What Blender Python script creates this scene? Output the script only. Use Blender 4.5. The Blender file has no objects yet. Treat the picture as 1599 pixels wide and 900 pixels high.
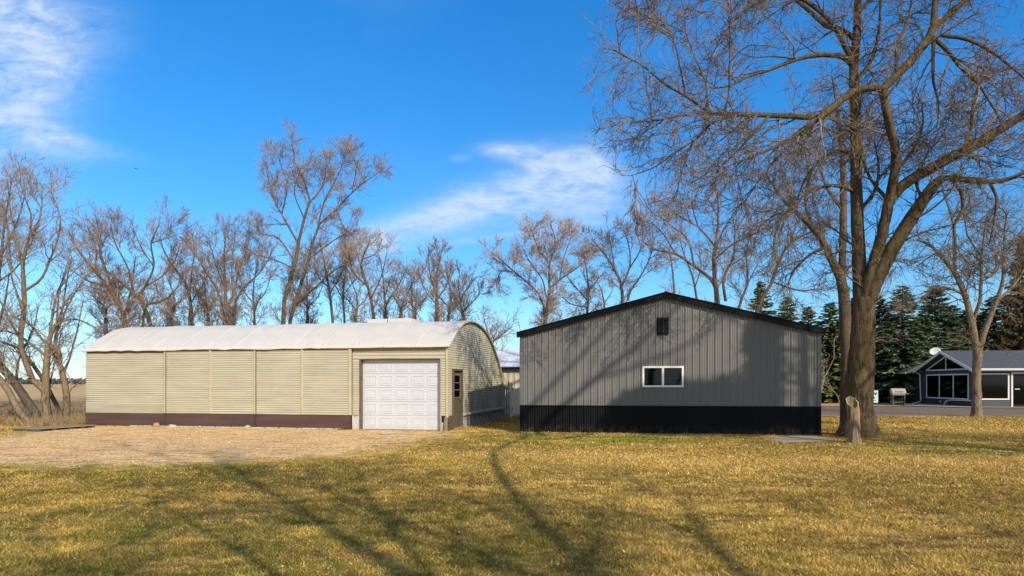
import bpy, math, random
import numpy as np
from mathutils import Vector, Matrix
R = math.radians
random.seed(7)
sc = bpy.context.scene
col = sc.collection

# ------------------------------------------------------------------ camera
F, CX, HZ, CH = 1066.0, 799.5, 598.0, 1.62      # focal length and horizon in photo pixels, eye height in metres
cam = bpy.data.cameras.new("camera"); cam_o = bpy.data.objects.new("camera", cam)
col.objects.link(cam_o); sc.camera = cam_o
cam.sensor_width = 36; cam.lens = 36*F/1599; cam.shift_y = (HZ-450)/1599
cam.clip_start = 0.1; cam.clip_end = 8000
cam_o.location = (0, 0, CH); cam_o.rotation_euler = (R(90), 0, 0)

# ------------------------------------------------------------------ sun, sky, exposure
SUN_EL, SUN_ROT = R(30), R(149)
sun = bpy.data.lights.new("sun", 'SUN'); sun.energy = 4.8; sun.angle = R(0.5); sun.color = (1.0, 0.88, 0.71)
sun_o = bpy.data.objects.new("sun", sun); col.objects.link(sun_o)
to_sun = Vector((math.sin(SUN_ROT)*math.cos(SUN_EL), math.cos(SUN_ROT)*math.cos(SUN_EL), math.sin(SUN_EL)))
sun_o.rotation_euler = to_sun.to_track_quat('Z', 'Y').to_euler()
sc.view_settings.view_transform = 'Standard'; sc.view_settings.look = 'None'
sc.view_settings.gamma = 1; sc.view_settings.exposure = 0.02

world = bpy.data.worlds.new("World"); sc.world = world; world.use_nodes = True
wt = world.node_tree

class NT:
    """tiny node-graph writer"""
    def __init__(s, nt): s.nt = nt
    def n(s, typ, **kw):
        nd = s.nt.nodes.new(typ)
        for k, v in kw.items():
            if k == 'ins':
                for a, b in v.items():
                    if isinstance(b, bpy.types.NodeSocket): s.nt.links.new(b, nd.inputs[a])
                    elif isinstance(b, bpy.types.Node): s.nt.links.new(b.outputs[0], nd.inputs[a])
                    else: nd.inputs[a].default_value = b
            else: setattr(nd, k, v)
        return nd
    def m(s, op, a, b=0.0, c=None, clamp=False):
        nd = s.nt.nodes.new('ShaderNodeMath'); nd.operation = op; nd.use_clamp = clamp
        for i, v in enumerate((a, b) if c is None else (a, b, c)):
            if isinstance(v, (int, float)): nd.inputs[i].default_value = v
            else: s.nt.links.new(v if isinstance(v, bpy.types.NodeSocket) else v.outputs[0], nd.inputs[i])
        return nd.outputs[0]
    def mix(s, f, a, b, blend='MIX'):
        nd = s.nt.nodes.new('ShaderNodeMix'); nd.data_type = 'RGBA'; nd.blend_type = blend
        for idx, v in ((0, f), (6, a), (7, b)):
            if isinstance(v, (bpy.types.NodeSocket,)): s.nt.links.new(v, nd.inputs[idx])
            elif isinstance(v, bpy.types.Node): s.nt.links.new(v.outputs[0], nd.inputs[idx])
            elif isinstance(v, (int, float)): nd.inputs[idx].default_value = v
            else: nd.inputs[idx].default_value = (*v, 1) if len(v) == 3 else v
        return nd.outputs[2]
    def rng(s, v, a, b, c=0.0, d=1.0):
        nd = s.nt.nodes.new('ShaderNodeMapRange'); nd.clamp = True
        s.nt.links.new(v if isinstance(v, bpy.types.NodeSocket) else v.outputs[0], nd.inputs[0])
        for i, x in enumerate((a, b, c, d)): nd.inputs[i+1].default_value = x
        return nd.outputs[0]
    def noise(s, vec, scale, detail=3, rough=.5, dist=0.0):
        nd = s.n('ShaderNodeTexNoise', ins={'Scale': scale, 'Detail': detail, 'Roughness': rough, 'Distortion': dist})
        if vec is not None: s.nt.links.new(vec, nd.inputs['Vector'])
        return nd.outputs[0]
    def scaled(s, vec, sx, sy, sz, rot=(0, 0, 0)):
        nd = s.n('ShaderNodeMapping', ins={'Scale': (sx, sy, sz), 'Rotation': rot}); s.nt.links.new(vec, nd.inputs['Vector'])
        return nd.outputs[0]

def build_sky():
    g = NT(wt); bg = wt.nodes['Background']; bg.inputs[1].default_value = 0.14
    sky = g.n('ShaderNodeTexSky', sky_type='NISHITA', sun_disc=False)
    sky.sun_elevation = SUN_EL; sky.sun_rotation = SUN_ROT; sky.air_density = 1.0; sky.dust_density = 0.15; sky.ozone_density = 3.0
    hs = g.n('ShaderNodeHueSaturation', ins={'Saturation': 1.30, 'Value': 1.0, 'Hue': 0.497, 'Color': sky.outputs[0]})
    tc = g.n('ShaderNodeTexCoord').outputs['Generated']
    sp = g.n('ShaderNodeSeparateXYZ', ins={0: tc})
    y = g.m('MAXIMUM', sp.outputs[1], 0.02)
    u = g.m('DIVIDE', sp.outputs[0], y); v = g.m('DIVIDE', sp.outputs[2], y)
    def blob(u0, v0, su, sv, ang, k=1.0):
        c, s_ = math.cos(ang), math.sin(ang)
        du, dv = g.m('SUBTRACT', u, u0), g.m('SUBTRACT', v, v0)
        a = g.m('ADD', g.m('MULTIPLY', du, c/su), g.m('MULTIPLY', dv, s_/su))
        b = g.m('ADD', g.m('MULTIPLY', du, -s_/sv), g.m('MULTIPLY', dv, c/sv))
        r2 = g.m('ADD', g.m('MULTIPLY', a, a), g.m('MULTIPLY', b, b))
        return g.m('MULTIPLY', g.m('EXPONENT', g.m('MULTIPLY', r2, -1.0)), k)
    P = lambda px, py: ((px-CX)/F, (HZ-py)/F)
    blobs = [(*P(700, 333), .11, .022, .30, 1.0), (*P(800, 298), .075, .030, .30, 1.0), (*P(880, 262), .055, .028, -.2, 1.0),
             (*P(930, 262), .035, .035, -.5, .8), (*P(785, 236), .035, .010, -.05, .8), (*P(850, 250), .045, .012, -.35, .6),
             (*P(625, 362), .06, .018, .1, .6), (*P(880, 310), .10, .03, .15, .42), (*P(720, 247), .015, .006, 0, .3),
             (*P(30, 130), .05, .10, .1, .85), (*P(10, 20), .08, .04, 0, .8), (*P(70, 205), .09, .012, -.30, .8), (*P(120, 60), .07, .05, .3, .3), (*P(560, 385), .06, .010, .1, .5), (*P(900, 330), .10, .03, .1, .4), (*P(90, 230), .06, .018, -.3, .4),
             (*P(80, 90), .05, .07, .3, .4), (*P(-150, 150), .16, .2, 0, .8), (*P(800, 367), .22, .006, .13, .30)]
    tot = None
    for b_ in blobs:
        e = blob(*b_); tot = e if tot is None else g.m('ADD', tot, e)
    cmb = g.n('ShaderNodeCombineXYZ', ins={0: u, 1: v, 2: 0.0}).outputs[0]
    n1 = g.noise(g.scaled(cmb, 10, 26, 1, (0, 0, R(-14))), 1.0, 7, .60, 1.2)
    n2 = g.noise(g.scaled(cmb, 34, 70, 1, (0, 0, R(-34))), 1.0, 6, .65, .8)
    tex = g.m('ADD', g.m('MULTIPLY', g.rng(n1, .24, .66), .85), g.m('MULTIPLY', g.rng(n2, .3, .7), .45))
    amt = g.m('MULTIPLY', g.m('MINIMUM', tot, 1.0), tex, clamp=True)
    haze = g.rng(g.noise(g.scaled(cmb, 2.2, 5, 1, (0, 0, R(-15))), 1.0, 4, .5), .5, .85, 0, .10)
    amt = g.m('MULTIPLY', g.m('ADD', amt, haze), g.rng(sp.outputs[1], .02, .2), clamp=True)
    amt = g.m('MULTIPLY', amt, .82)
    # added warm cloud veil on the unseen sky behind the viewer, warms the fill light
    back = g.m('MULTIPLY', g.rng(sp.outputs[1], .05, -.25), g.rng(g.noise(g.scaled(tc, 2, 2, 5), 1.5, 5, .6), .35, .6, .35, .8))
    amt = g.m('MAXIMUM', amt, back)
    # the deep, polarised blue high up and paler air low down belong to the sky itself
    el = g.rng(sp.outputs[2], 0.0, .5)
    tint = g.mix(el, (.80, .93, 1.06), (.58, 1.22, 1.50))
    low = g.rng(sp.outputs[2], 0.0, .10); tint = g.mix(low, (.62, .80, 1.12), tint)
    skyc = g.mix(1.0, hs.outputs[0], tint, 'MULTIPLY')
    cl = g.mix(amt, skyc, g.mix(back, (5.0, 5.8, 6.8), (7.5, 6.6, 5.9)))
    wt.links.new(cl, bg.inputs[0])
build_sky()

# ------------------------------------------------------------------ helpers
def px2w(px, py, D):                                   # photo pixel at depth D -> world point
    return Vector(((px-CX)*D/F, D, CH+(HZ-py)*D/F))
def gnd(px, py):                                       # photo pixel on flat ground -> world point
    D = F*CH/(py-HZ); return Vector(((px-CX)*D/F, D, 0))

def tag(o, label=None, cat=None, group=None, kind=None):
    if label: o['label'] = label
    if cat: o['category'] = cat
    if group: o['group'] = group
    if kind: o['kind'] = kind
    return o
def empty(name, loc, rz=0.0, label=None, cat=None, group=None):
    o = bpy.data.objects.new(name, None); col.objects.link(o); o.location = loc; o.rotation_euler = (0, 0, rz)
    o.empty_display_size = .3
    return tag(o, label, cat, group)
class MB:
    def __init__(s): s.v = []; s.f = []
    def box(s, x0, y0, z0, x1, y1, z1):
        b = len(s.v)
        s.v += [(x0,y0,z0),(x1,y0,z0),(x1,y1,z0),(x0,y1,z0),(x0,y0,z1),(x1,y0,z1),(x1,y1,z1),(x0,y1,z1)]
        s.f += [tuple(b+i for i in q) for q in ((0,3,2,1),(4,5,6,7),(0,1,5,4),(1,2,6,5),(2,3,7,6),(3,0,4,7))]
        return s
    def pts(s, vs, fs):
        b = len(s.v); s.v += [tuple(v) for v in vs]; s.f += [tuple(b+i for i in f) for f in fs]; return s
    def prism(s, poly, axis, a, b_):                   # poly of 2D points extruded along an axis
        n = len(poly)
        def p(q, h): return {'x': (h, q[0], q[1]), 'y': (q[0], h, q[1]), 'z': (q[0], q[1], h)}[axis]
        return s.pts([p(q, a) for q in poly]+[p(q, b_) for q in poly],
                     [tuple(range(n))[::-1], tuple(range(n, 2*n))]+[(i, (i+1) % n, n+(i+1) % n, n+i) for i in range(n)])
    def tube(s, path, r, k=10, cap=True):
        path = [Vector(p) for p in path]; n = len(path); rr = r if isinstance(r, (list, tuple)) else [r]*n
        vs = []
        for i, p in enumerate(path):
            t = (path[min(i+1, n-1)]-path[max(i-1, 0)]).normalized()
            a = t.cross(Vector((0, 0, 1)) if abs(t.z) < .9 else Vector((1, 0, 0))).normalized(); b = t.cross(a)
            vs += [p+(a*math.cos(2*math.pi*j/k)+b*math.sin(2*math.pi*j/k))*rr[i] for j in range(k)]
        fs = [(i*k+j, i*k+(j+1) % k, (i+1)*k+(j+1) % k, (i+1)*k+j) for i in range(n-1) for j in range(k)]
        if cap: fs += [tuple(range(k))[::-1], tuple((n-1)*k+j for j in range(k))]
        return s.pts(vs, fs)
    def bar(s, a, b, w, h):                            # rectangular bar between two points; w across, h up
        a, b = Vector(a), Vector(b); t = (b-a).normalized()
        sd = t.cross(Vector((0, 0, 1)) if abs(t.z) < .95 else Vector((0, 1, 0))).normalized(); up = sd.cross(t)
        vs = [p+sd*i*w/2+up*j*h/2 for p in (a, b) for i, j in ((-1,-1),(1,-1),(1,1),(-1,1))]
        return s.pts(vs, [(0,1,2,3),(7,6,5,4),(0,4,5,1),(1,5,6,2),(2,6,7,3),(3,7,4,0)])
    def build(s, name, mat, parent=None, smooth=False, bevel=0.0, **kw):
        me = bpy.data.meshes.new(name); me.from_pydata(s.v, [], s.f); me.update()
        o = bpy.data.objects.new(name, me); col.objects.link(o)
        if mat: me.materials.append(mat)
        if smooth: me.polygons.foreach_set('use_smooth', [True]*len(me.polygons))
        if bevel:
            b = o.modifiers.new('bevel', 'BEVEL'); b.width = bevel; b.segments = 2; b.limit_method = 'ANGLE'
        if parent: o.parent = parent
        return tag(o, **kw)
def np_mesh(name, V, Fa, mat, parent=None, smooth=False, attrs=None, **kw):
    """V (n,3), Fa (m,k) -> mesh object"""
    me = bpy.data.meshes.new(name); V = np.ascontiguousarray(V, np.float32); Fa = np.ascontiguousarray(Fa, np.int32)
    m, k = Fa.shape
    me.vertices.add(len(V)); me.vertices.foreach_set('co', V.ravel())
    me.loops.add(m*k); me.loops.foreach_set('vertex_index', Fa.ravel())
    me.polygons.add(m); me.polygons.foreach_set('loop_start', np.arange(0, m*k, k, dtype=np.int32))
    if smooth: me.polygons.foreach_set('use_smooth', np.ones(m, bool))
    for an, av in (attrs or {}).items():
        a = me.attributes.new(an, 'FLOAT', 'POINT'); a.data.foreach_set('value', np.ascontiguousarray(av, np.float32))
    me.update(calc_edges=True); me.materials.append(mat)
    o = bpy.data.objects.new(name, me); col.objects.link(o)
    if parent: o.parent = parent
    return tag(o, **kw)

# ------------------------------------------------------------------ materials
def mat(name, base, rough=.7, var=.15, scale=3.0, bump=0.0, bscale=40.0, metal=0.0, stretch=(1, 1, 1), spec=.3, second=None, sec=(.55, .7), det=5):
    m = bpy.data.materials.new(name); m.use_nodes = True; g = NT(m.node_tree); b = m.node_tree.nodes['Principled BSDF']
    co = g.n('ShaderNodeTexCoord').outputs['Object']
    n = g.noise(g.scaled(co, *stretch), scale, det, .6)
    lo = [c*(1-var) for c in base]; hi = [min(1, c*(1+var)) for c in base]
    c = g.mix(g.rng(n, .3, .7), lo, hi)
    if second:
        n2 = g.noise(g.scaled(co, stretch[0]*.7, stretch[1]*.7, stretch[2]*.7), scale*1.7, 6, .65)
        c = g.mix(g.rng(n2, *sec), c, second)
    m.node_tree.links.new(c, b.inputs['Base Color'])
    b.inputs['Roughness'].default_value = rough; b.inputs['Metallic'].default_value = metal
    b.inputs['Specular IOR Level'].default_value = spec
    if bump:
        bn = g.n('ShaderNodeBump', ins={'Strength': bump, 'Distance': .02, 'Height': g.noise(g.scaled(co, *stretch), bscale, 4, .6)})
        m.node_tree.links.new(bn.outputs[0], b.inputs['Normal'])
    return m
M = {}
M['tan'] = mat('tan_siding', (.46, .43, .33), .55, .10, 1.5, 0, stretch=(.4, .5, 4), second=(.32, .30, .22), sec=(.52, .85))
M['tan_end'] = mat('weathered_siding', (.52, .49, .355), .6, .12, 1.5, stretch=(1, 1.2, .5), second=(.25, .26, .20), sec=(.50, .75))
M['tan_trim'] = mat('tan_trim', (.47, .42, .29), .6, .1, 6)
M['tan_board'] = mat('stained_tan_board', (.40, .37, .27), .7, .12, 1.2, stretch=(.5, 1, 2), second=(.30, .27, .19), sec=(.55, .8))
M['brown_board'] = mat('brown_board', (.085, .052, .047), .6, .2, 2, .2, 20, stretch=(.3, 1, 3), second=(.17, .13, .11), sec=(.68, .8))
M['white_roof'] = mat('white_painted_roof', (.57, .55, .50), .6, .05, 2.0, .12, 6, second=(.56, .54, .50), sec=(.66, .9))
M['white_door'] = mat('white_door', (.56, .59, .64), .45, .03, 2)
M['white_trim'] = mat('white_trim', (.75, .75, .73), .5, .04, 5)
M['dirty_white'] = mat('dirty_white_concrete', (.52, .52, .50), .8, .15, 3, .3, 20, second=(.08, .09, .09), sec=(.50, .62), stretch=(2, 2, .8))
M['white_sill'] = mat('white_sill_board', (.52, .52, .48), .7, .15, 4)
M['old_wood'] = mat('old_wood', (.22, .17, .12), .85, .25, 8, .5, 30, stretch=(2, 2, .3))
M['dark_wood'] = mat('dark_door_wood', (.11, .09, .06), .8, .25, 6, .4, 20, stretch=(2, 2, .4), second=(.05, .035, .025))
M['dark'] = mat('dark_void', (.012, .012, .012), .8, .1, 4)
M['grey_metal'] = mat('grey_siding', (.142, .145, .140), .42, .05, 1.2, stretch=(1, 1, .3), spec=.35)
M['black_metal'] = mat('black_siding', (.0045, .005, .007), .5, .15, 1.5, spec=.12)
M['black_trim'] = mat('black_trim', (.006, .007, .009), .45, .1, 4, spec=.15)
def panel_tone(m, width, amt):
    nt = m.node_tree; g = NT(nt); b = nt.nodes['Principled BSDF']; src = b.inputs['Base Color'].links[0].from_socket
    sp = g.n('ShaderNodeSeparateXYZ', ins={0: g.n('ShaderNodeTexCoord').outputs['Object']})
    wn = g.n('ShaderNodeTexWhiteNoise', noise_dimensions='1D'); nt.links.new(g.m('FLOOR', g.m('DIVIDE', sp.outputs[0], width)), wn.inputs['W'])
    c = g.mix(1.0, src, g.mix(wn.outputs[0], (1-amt,)*3, (1+amt,)*3), 'MULTIPLY')
    return g, c, b, sp
g_, c_, b_, sp_ = panel_tone(M['grey_metal'], .9144, .06); M['grey_metal'].node_tree.links.new(c_, b_.inputs['Base Color'])
g_, c_, b_, sp_ = panel_tone(M['black_metal'], .9144, .15)   # dried mud splashed up from the ground
mud = g_.m('MULTIPLY', g_.rng(sp_.outputs[2], .30, .0), g_.rng(g_.noise(g_.n('ShaderNodeTexCoord').outputs['Object'], 5, 6, .7), .42, .66))
M['black_metal'].node_tree.links.new(g_.mix(g_.m('MULTIPLY', mud, .55), c_, (.11, .085, .055)), b_.inputs['Base Color'])
M['concrete'] = mat('concrete', (.40, .33, .23), .85, .1, 1.5, .2, 30, second=(.22, .19, .14), sec=(.5, .8))
M['rock_pink'] = mat('pink_rock', (.36, .22, .16), .85, .2, 8, .6, 14)
M['rock_grey'] = mat('pale_rock', (.42, .37, .30), .85, .2, 8, .6, 14)
M['rust'] = mat('rusty_scrap', (.14, .06, .04), .9, .3, 10, .6, 20)
M['house'] = mat('navy_siding', (.044, .058, .076), .6, .08, 3)
M['shingle'] = mat('shingles', (.070, .080, .092), .9, .25, 7, .5, 30, stretch=(1, 1, 4), second=(.09, .10, .12), sec=(.5, .8))
M['house_trim'] = mat('pale_trim', (.66, .66, .65), .6, .05, 4)
M['gutter'] = mat('white_gutter', (.55, .55, .54), .5, .05, 4)
M['grey_wood'] = mat('weathered_boards', (.24, .205, .145), .85, .25, 5, .4, 20, stretch=(2, 2, .4))
M['cream'] = mat('cream_siding', (.50, .44, .31), .6, .07, 2, stretch=(1, 1, .3))
M['metal_roof'] = mat('white_metal_roof', (.66, .68, .69), .4, .05, 2)
M['sign_white'] = mat('sign_face', (.50, .62, .62), .5, .05, 5)
M['sign_ink'] = mat('sign_ink', (.05, .09, .13), .6, .05, 5)
M['steel'] = mat('grey_steel', (.25, .25, .24), .4, .1, 5, metal=.3)
M['grill_lid'] = mat('tan_cover', (.40, .36, .30), .6, .12, 6)
M['curtain'] = mat('tan_curtain', (.24, .17, .09), .8, .2, 8, stretch=(6, 6, .2))
M['bird'] = mat('dark_feathers', (.03, .03, .035), .8, .1, 5)
M['cut_wood'] = mat('cut_wood', (.46, .38, .24), .8, .15, 12)
M['silver_log'] = mat('silvered_log', (.30, .21, .13), .9, .45, 5, 1.0, 14, stretch=(4, 4, .5), second=(.09, .06, .04), sec=(.50, .62))

def glass_mat():
    m = bpy.data.materials.new('window_glass'); m.use_nodes = True; nt = m.node_tree; g = NT(nt); nt.nodes.remove(nt.nodes['Principled BSDF'])
    tr = g.n('ShaderNodeBsdfTransparent', ins={'Color': (.35, .40, .40, 1)}); gl = g.n('ShaderNodeBsdfGlossy', ins={'Color': (.32, .38, .42, 1), 'Roughness': .04})
    fr = g.n('ShaderNodeFresnel', ins={'IOR': 1.5}); mx = g.n('ShaderNodeMixShader', ins={0: g.m('ADD', fr.outputs[0], .03)})
    nt.links.new(tr.outputs[0], mx.inputs[1]); nt.links.new(gl.outputs[0], mx.inputs[2]); nt.links.new(mx.outputs[0], nt.nodes['Material Output'].inputs[0])
    return m
M['glass'] = glass_mat()

def bark_mat(name, dark, light, moss=None, scale=7, bump=.8, zs=.25):
    m = bpy.data.materials.new(name); m.use_nodes = True; g = NT(m.node_tree); b = m.node_tree.nodes['Principled BSDF']
    co = g.n('ShaderNodeTexCoord').outputs['Object']
    st = g.scaled(co, 1, 1, zs)
    n = g.noise(st, scale*2.2, 6, .7, .6)
    c = g.mix(g.rng(n, .40, .58), dark, light)
    big = g.noise(co, 1.3, 4, .6)
    c = g.mix(g.rng(big, .42, .62), c, [x*.72 for x in light])
    if moss: c = g.mix(g.m('MULTIPLY', g.rng(g.noise(co, 2.1, 5, .65), .46, .66), .6), c, moss)
    m.node_tree.links.new(c, b.inputs['Base Color']); b.inputs['Roughness'].default_value = .95; b.inputs['Specular IOR Level'].default_value = .1
    bn = g.n('ShaderNodeBump', ins={'Strength': bump, 'Distance': .03, 'Height': n}); m.node_tree.links.new(bn.outputs[0], b.inputs['Normal'])
    return m
M['bark_hero'] = bark_mat('mossy_elm_bark', (.028, .020, .012), (.15, .11, .068), (.08, .066, .022), 4.5, 1.0, .20)
M['bark_grey'] = bark_mat('grey_bark', (.05, .039, .031), (.165, .128, .10), None)
M['bark_tan'] = bark_mat('tan_bark', (.075, .055, .038), (.30, .225, .15), None)
M['bark_moss'] = bark_mat('moss_bark', (.05, .036, .024), (.17, .125, .085), (.13, .09, .045))
def twig_mat(name, a, b_):
    m = bpy.data.materials.new(name); m.use_nodes = True; g = NT(m.node_tree); b = m.node_tree.nodes['Principled BSDF']
    rnd = g.n('ShaderNodeNewGeometry').outputs['Random Per Island']
    m.node_tree.links.new(g.mix(rnd, a, b_), b.inputs['Base Color'])
    b.inputs['Roughness'].default_value = .8; b.inputs['Specular IOR Level'].default_value = .15
    return m
M['tw_hero'] = twig_mat('hero_twigs', (.08, .060, .040), (.30, .235, .16))
M['tw_grey'] = twig_mat('grey_twigs', (.17, .135, .11), (.42, .34, .285))
M['tw_red'] = twig_mat('rusty_twigs', (.16, .11, .08), (.40, .285, .20))
M['tw_pale'] = twig_mat('pale_twigs', (.26, .205, .175), (.52, .42, .36))
M['tw_dark'] = twig_mat('dark_twigs', (.11, .085, .07), (.28, .22, .18))
M['brush'] = twig_mat('dry_stems', (.16, .11, .055), (.46, .33, .17))
def needle_mat(name, a, b_, c_=None):
    m = bpy.data.materials.new(name); m.use_nodes = True; g = NT(m.node_tree); b = m.node_tree.nodes['Principled BSDF']
    rnd = g.n('ShaderNodeNewGeometry').outputs['Random Per Island']
    cc = g.mix(rnd, a, b_)
    if c_: cc = g.mix(g.rng(g.noise(g.n('ShaderNodeTexCoord').outputs['Object'], 1.1, 4, .6), .48, .62), cc, c_)
    m.node_tree.links.new(cc, b.inputs['Base Color']); b.inputs['Roughness'].default_value = .75; b.inputs['Specular IOR Level'].default_value = .2
    return m
M['nd_green'] = needle_mat('green_needles', (.06, .10, .025), (.34, .38, .10), (.18, .20, .055))
M['nd_blue'] = needle_mat('blue_green_needles', (.04, .08, .04), (.28, .38, .19), (.12, .16, .07))
M['nd_brown'] = needle_mat('brown_needles', (.07, .05, .02), (.26, .19, .09), (.13, .105, .045))

# lawn colour shared by ground sheet, gravel edge and grass blades
def lawn_group():
    ng = bpy.data.node_groups.new('lawn_colour', 'ShaderNodeTree')
    ng.interface.new_socket('Color', in_out='OUTPUT', socket_type='NodeSocketColor')
    g = NT(ng); out = ng.nodes.new('NodeGroupOutput')
    pos = g.n('ShaderNodeNewGeometry').outputs['Position']
    sp = g.n('ShaderNodeSeparateXYZ', ins={0: pos})
    flat = g.n('ShaderNodeCombineXYZ', ins={0: sp.outputs[0], 1: sp.outputs[1], 2: 0.0}).outputs[0]
    a = g.noise(flat, .22, 5, .6, .4); b = g.noise(flat, 1.1, 6, .62, .3); c = g.noise(flat, 5.5, 5, .65)
    st = g.noise(g.scaled(flat, .5, 2.2, 1), 1.3, 5, .6)
    straw, olive, brown, green, gold = (.60, .42, .108), (.30, .225, .050), (.28, .17, .058), (.15, .22, .022), (.70, .48, .15)
    k = g.m('ADD', g.m('MULTIPLY', a, .5), g.m('MULTIPLY', b, .5))
    cc = g.mix(g.rng(k, .43, .54), straw, olive)
    cc = g.mix(g.m('MULTIPLY', g.rng(st, .50, .62), .85), cc, brown)
    cc = g.mix(g.m('MULTIPLY', g.rng(c, .5, .66), .55), cc, gold)
    cc = g.mix(g.m('MULTIPLY', g.rng(c, .5, .34), .45), cc, (.11, .085, .03))
    def spot(x0, y0, sx, sy):
        dx = g.m('DIVIDE', g.m('SUBTRACT', sp.outputs[0], x0), sx); dy = g.m('DIVIDE', g.m('SUBTRACT', sp.outputs[1], y0), sy)
        return g.m('EXPONENT', g.m('MULTIPLY', g.m('ADD', g.m('MULTIPLY', dx, dx), g.m('MULTIPLY', dy, dy)), -1.0))
    gm = g.m('ADD', spot(2.4, 19.6, 3.0, 1.6), g.m('MULTIPLY', spot(10.5, 16.5, 2.4, 1.3), .7))
    gm = g.m('ADD', gm, g.m('MULTIPLY', spot(-8, 13.2, 6.0, 2.2), .45))
    gm = g.m('ADD', gm, g.m('MULTIPLY', spot(-4.5, 7.0, 5.0, 2.0), .45))
    cc = g.mix(g.m('MULTIPLY', gm, g.rng(b, .36, .58), clamp=True), cc, green)
    gd = g.m('ADD', spot(9, 14, 9, 1.6), g.m('MULTIPLY', spot(17, 24, 6, 3.0), .9))
    gd = g.m('ADD', gd, g.m('MULTIPLY', spot(1, 15.5, 3.5, .9), .6))
    cc = g.mix(g.m('MULTIPLY', gd, g.rng(b, .34, .55, .15, .8), clamp=True), cc, gold)
    ng.links.new(cc, out.inputs[0])
    return ng
LAWN = lawn_group()

def ground_mat():
    m = bpy.data.materials.new('lawn_soil'); m.use_nodes = True; nt = m.node_tree; g = NT(nt); b = nt.nodes['Principled BSDF']
    gr = nt.nodes.new('ShaderNodeGroup'); gr.node_tree = LAWN
    pos = g.n('ShaderNodeNewGeometry').outputs['Position']
    fine = g.noise(g.scaled(pos, 1, 1, 0), 38, 4, .7)
    c = g.mix(g.rng(fine, .3, .7), (.45, .42, .38), (1.05, 1.05, 1.0)); c = g.mix(1.0, gr.outputs[0], c, 'MULTIPLY')
    nt.links.new(c, b.inputs['Base Color']); b.inputs['Roughness'].default_value = 1; b.inputs['Specular IOR Level'].default_value = .05
    bn = g.n('ShaderNodeBump', ins={'Strength': .9, 'Distance': .04, 'Height': g.noise(pos, 14, 6, .75)}); nt.links.new(bn.outputs[0], b.inputs['Normal'])
    return m
def sheet_mat(name, a, b_, c_, scale, stretch=(1, 1, 1), bump=.6, bd=.02, edge=False, vor=0):
    """ground sheet; with edge=True it breaks up into lawn where the vertex attribute 'edge' falls off"""
    m = bpy.data.materials.new(name); m.use_nodes = True; nt = m.node_tree; g = NT(nt); b = nt.nodes['Principled BSDF']
    pos = g.n('ShaderNodeNewGeometry').outputs['Position']
    n1 = g.noise(g.scaled(pos, *stretch), scale, 6, .65, .3); n2 = g.noise(g.scaled(pos, *stretch), scale*.17, 4, .6)
    c = g.mix(g.rng(n1, .32, .68), a, b_); c = g.mix(g.rng(n2, .46, .62), c, c_)
    h = n1
    if vor:
        vo = g.n('ShaderNodeTexVoronoi', ins={'Scale': float(vor)}); nt.links.new(pos, vo.inputs['Vector'])
        sv = g.n('ShaderNodeSeparateColor', ins={0: vo.outputs['Color']})
        c = g.mix(1.0, c, g.mix(sv.outputs[0], (.50, .48, .46), (1.3, 1.28, 1.25)), 'MULTIPLY'); h = vo.outputs['Distance']
    if edge:
        gr = nt.nodes.new('ShaderNodeGroup'); gr.node_tree = LAWN
        at = g.n('ShaderNodeAttribute', attribute_name='edge').outputs['Fac']
        nn = g.m('ADD', g.m('MULTIPLY', g.noise(g.scaled(pos, 1, 1.6, 1), 1.5, 6, .7), .75), g.m('MULTIPLY', g.noise(pos, 9, 4, .7), .25))
        f = g.rng(g.m('ADD', at, g.m('MULTIPLY', g.m('SUBTRACT', nn, .5), 3.6)), .36, .60)
        c = g.mix(f, gr.outputs[0], c)
    nt.links.new(c, b.inputs['Base Color']); b.inputs['Roughness'].default_value = .95; b.inputs['Specular IOR Level'].default_value = .08
    bn = g.n('ShaderNodeBump', ins={'Strength': bump, 'Distance': bd, 'Height': h}); nt.links.new(bn.outputs[0], b.inputs['Normal'])
    return m

# ------------------------------------------------------------------ ground and sheets
def grid_sheet(name, xs, ys, z, m, inside=None, edge=None, label=None):
    X, Y = np.meshgrid(xs, ys); V = np.stack([X.ravel(), Y.ravel(), np.full(X.size, z)], 1)
    nx, ny = len(xs), len(ys); i, j = np.meshgrid(np.arange(nx-1), np.arange(ny-1)); a = (j*nx+i).ravel()
    Q = np.stack([a, a+1, a+nx+1, a+nx], 1)
    if inside is not None:
        e = inside(V[:, 0], V[:, 1]); keep = (e[Q] > 0).all(1); Q = Q[keep]
        used = np.unique(Q); mp = -np.ones(len(V), int); mp[used] = np.arange(len(used)); V = V[used]; Q = mp[Q]; e = e[used]
        return np_mesh(name, V, Q, m, attrs={'edge': e}, kind='structure')
    return np_mesh(name, V, Q, m, kind='structure')
gx = np.concatenate([[-4000, -1500, -500, -150], np.linspace(-60, 60, 41), [150, 500, 1500, 4000]])
gy = np.concatenate([[-400, -100], np.linspace(-40, 80, 41), [150, 400, 1200, 4000]])
grid_sheet('ground', gx, gy, 0.0, ground_mat())

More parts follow.
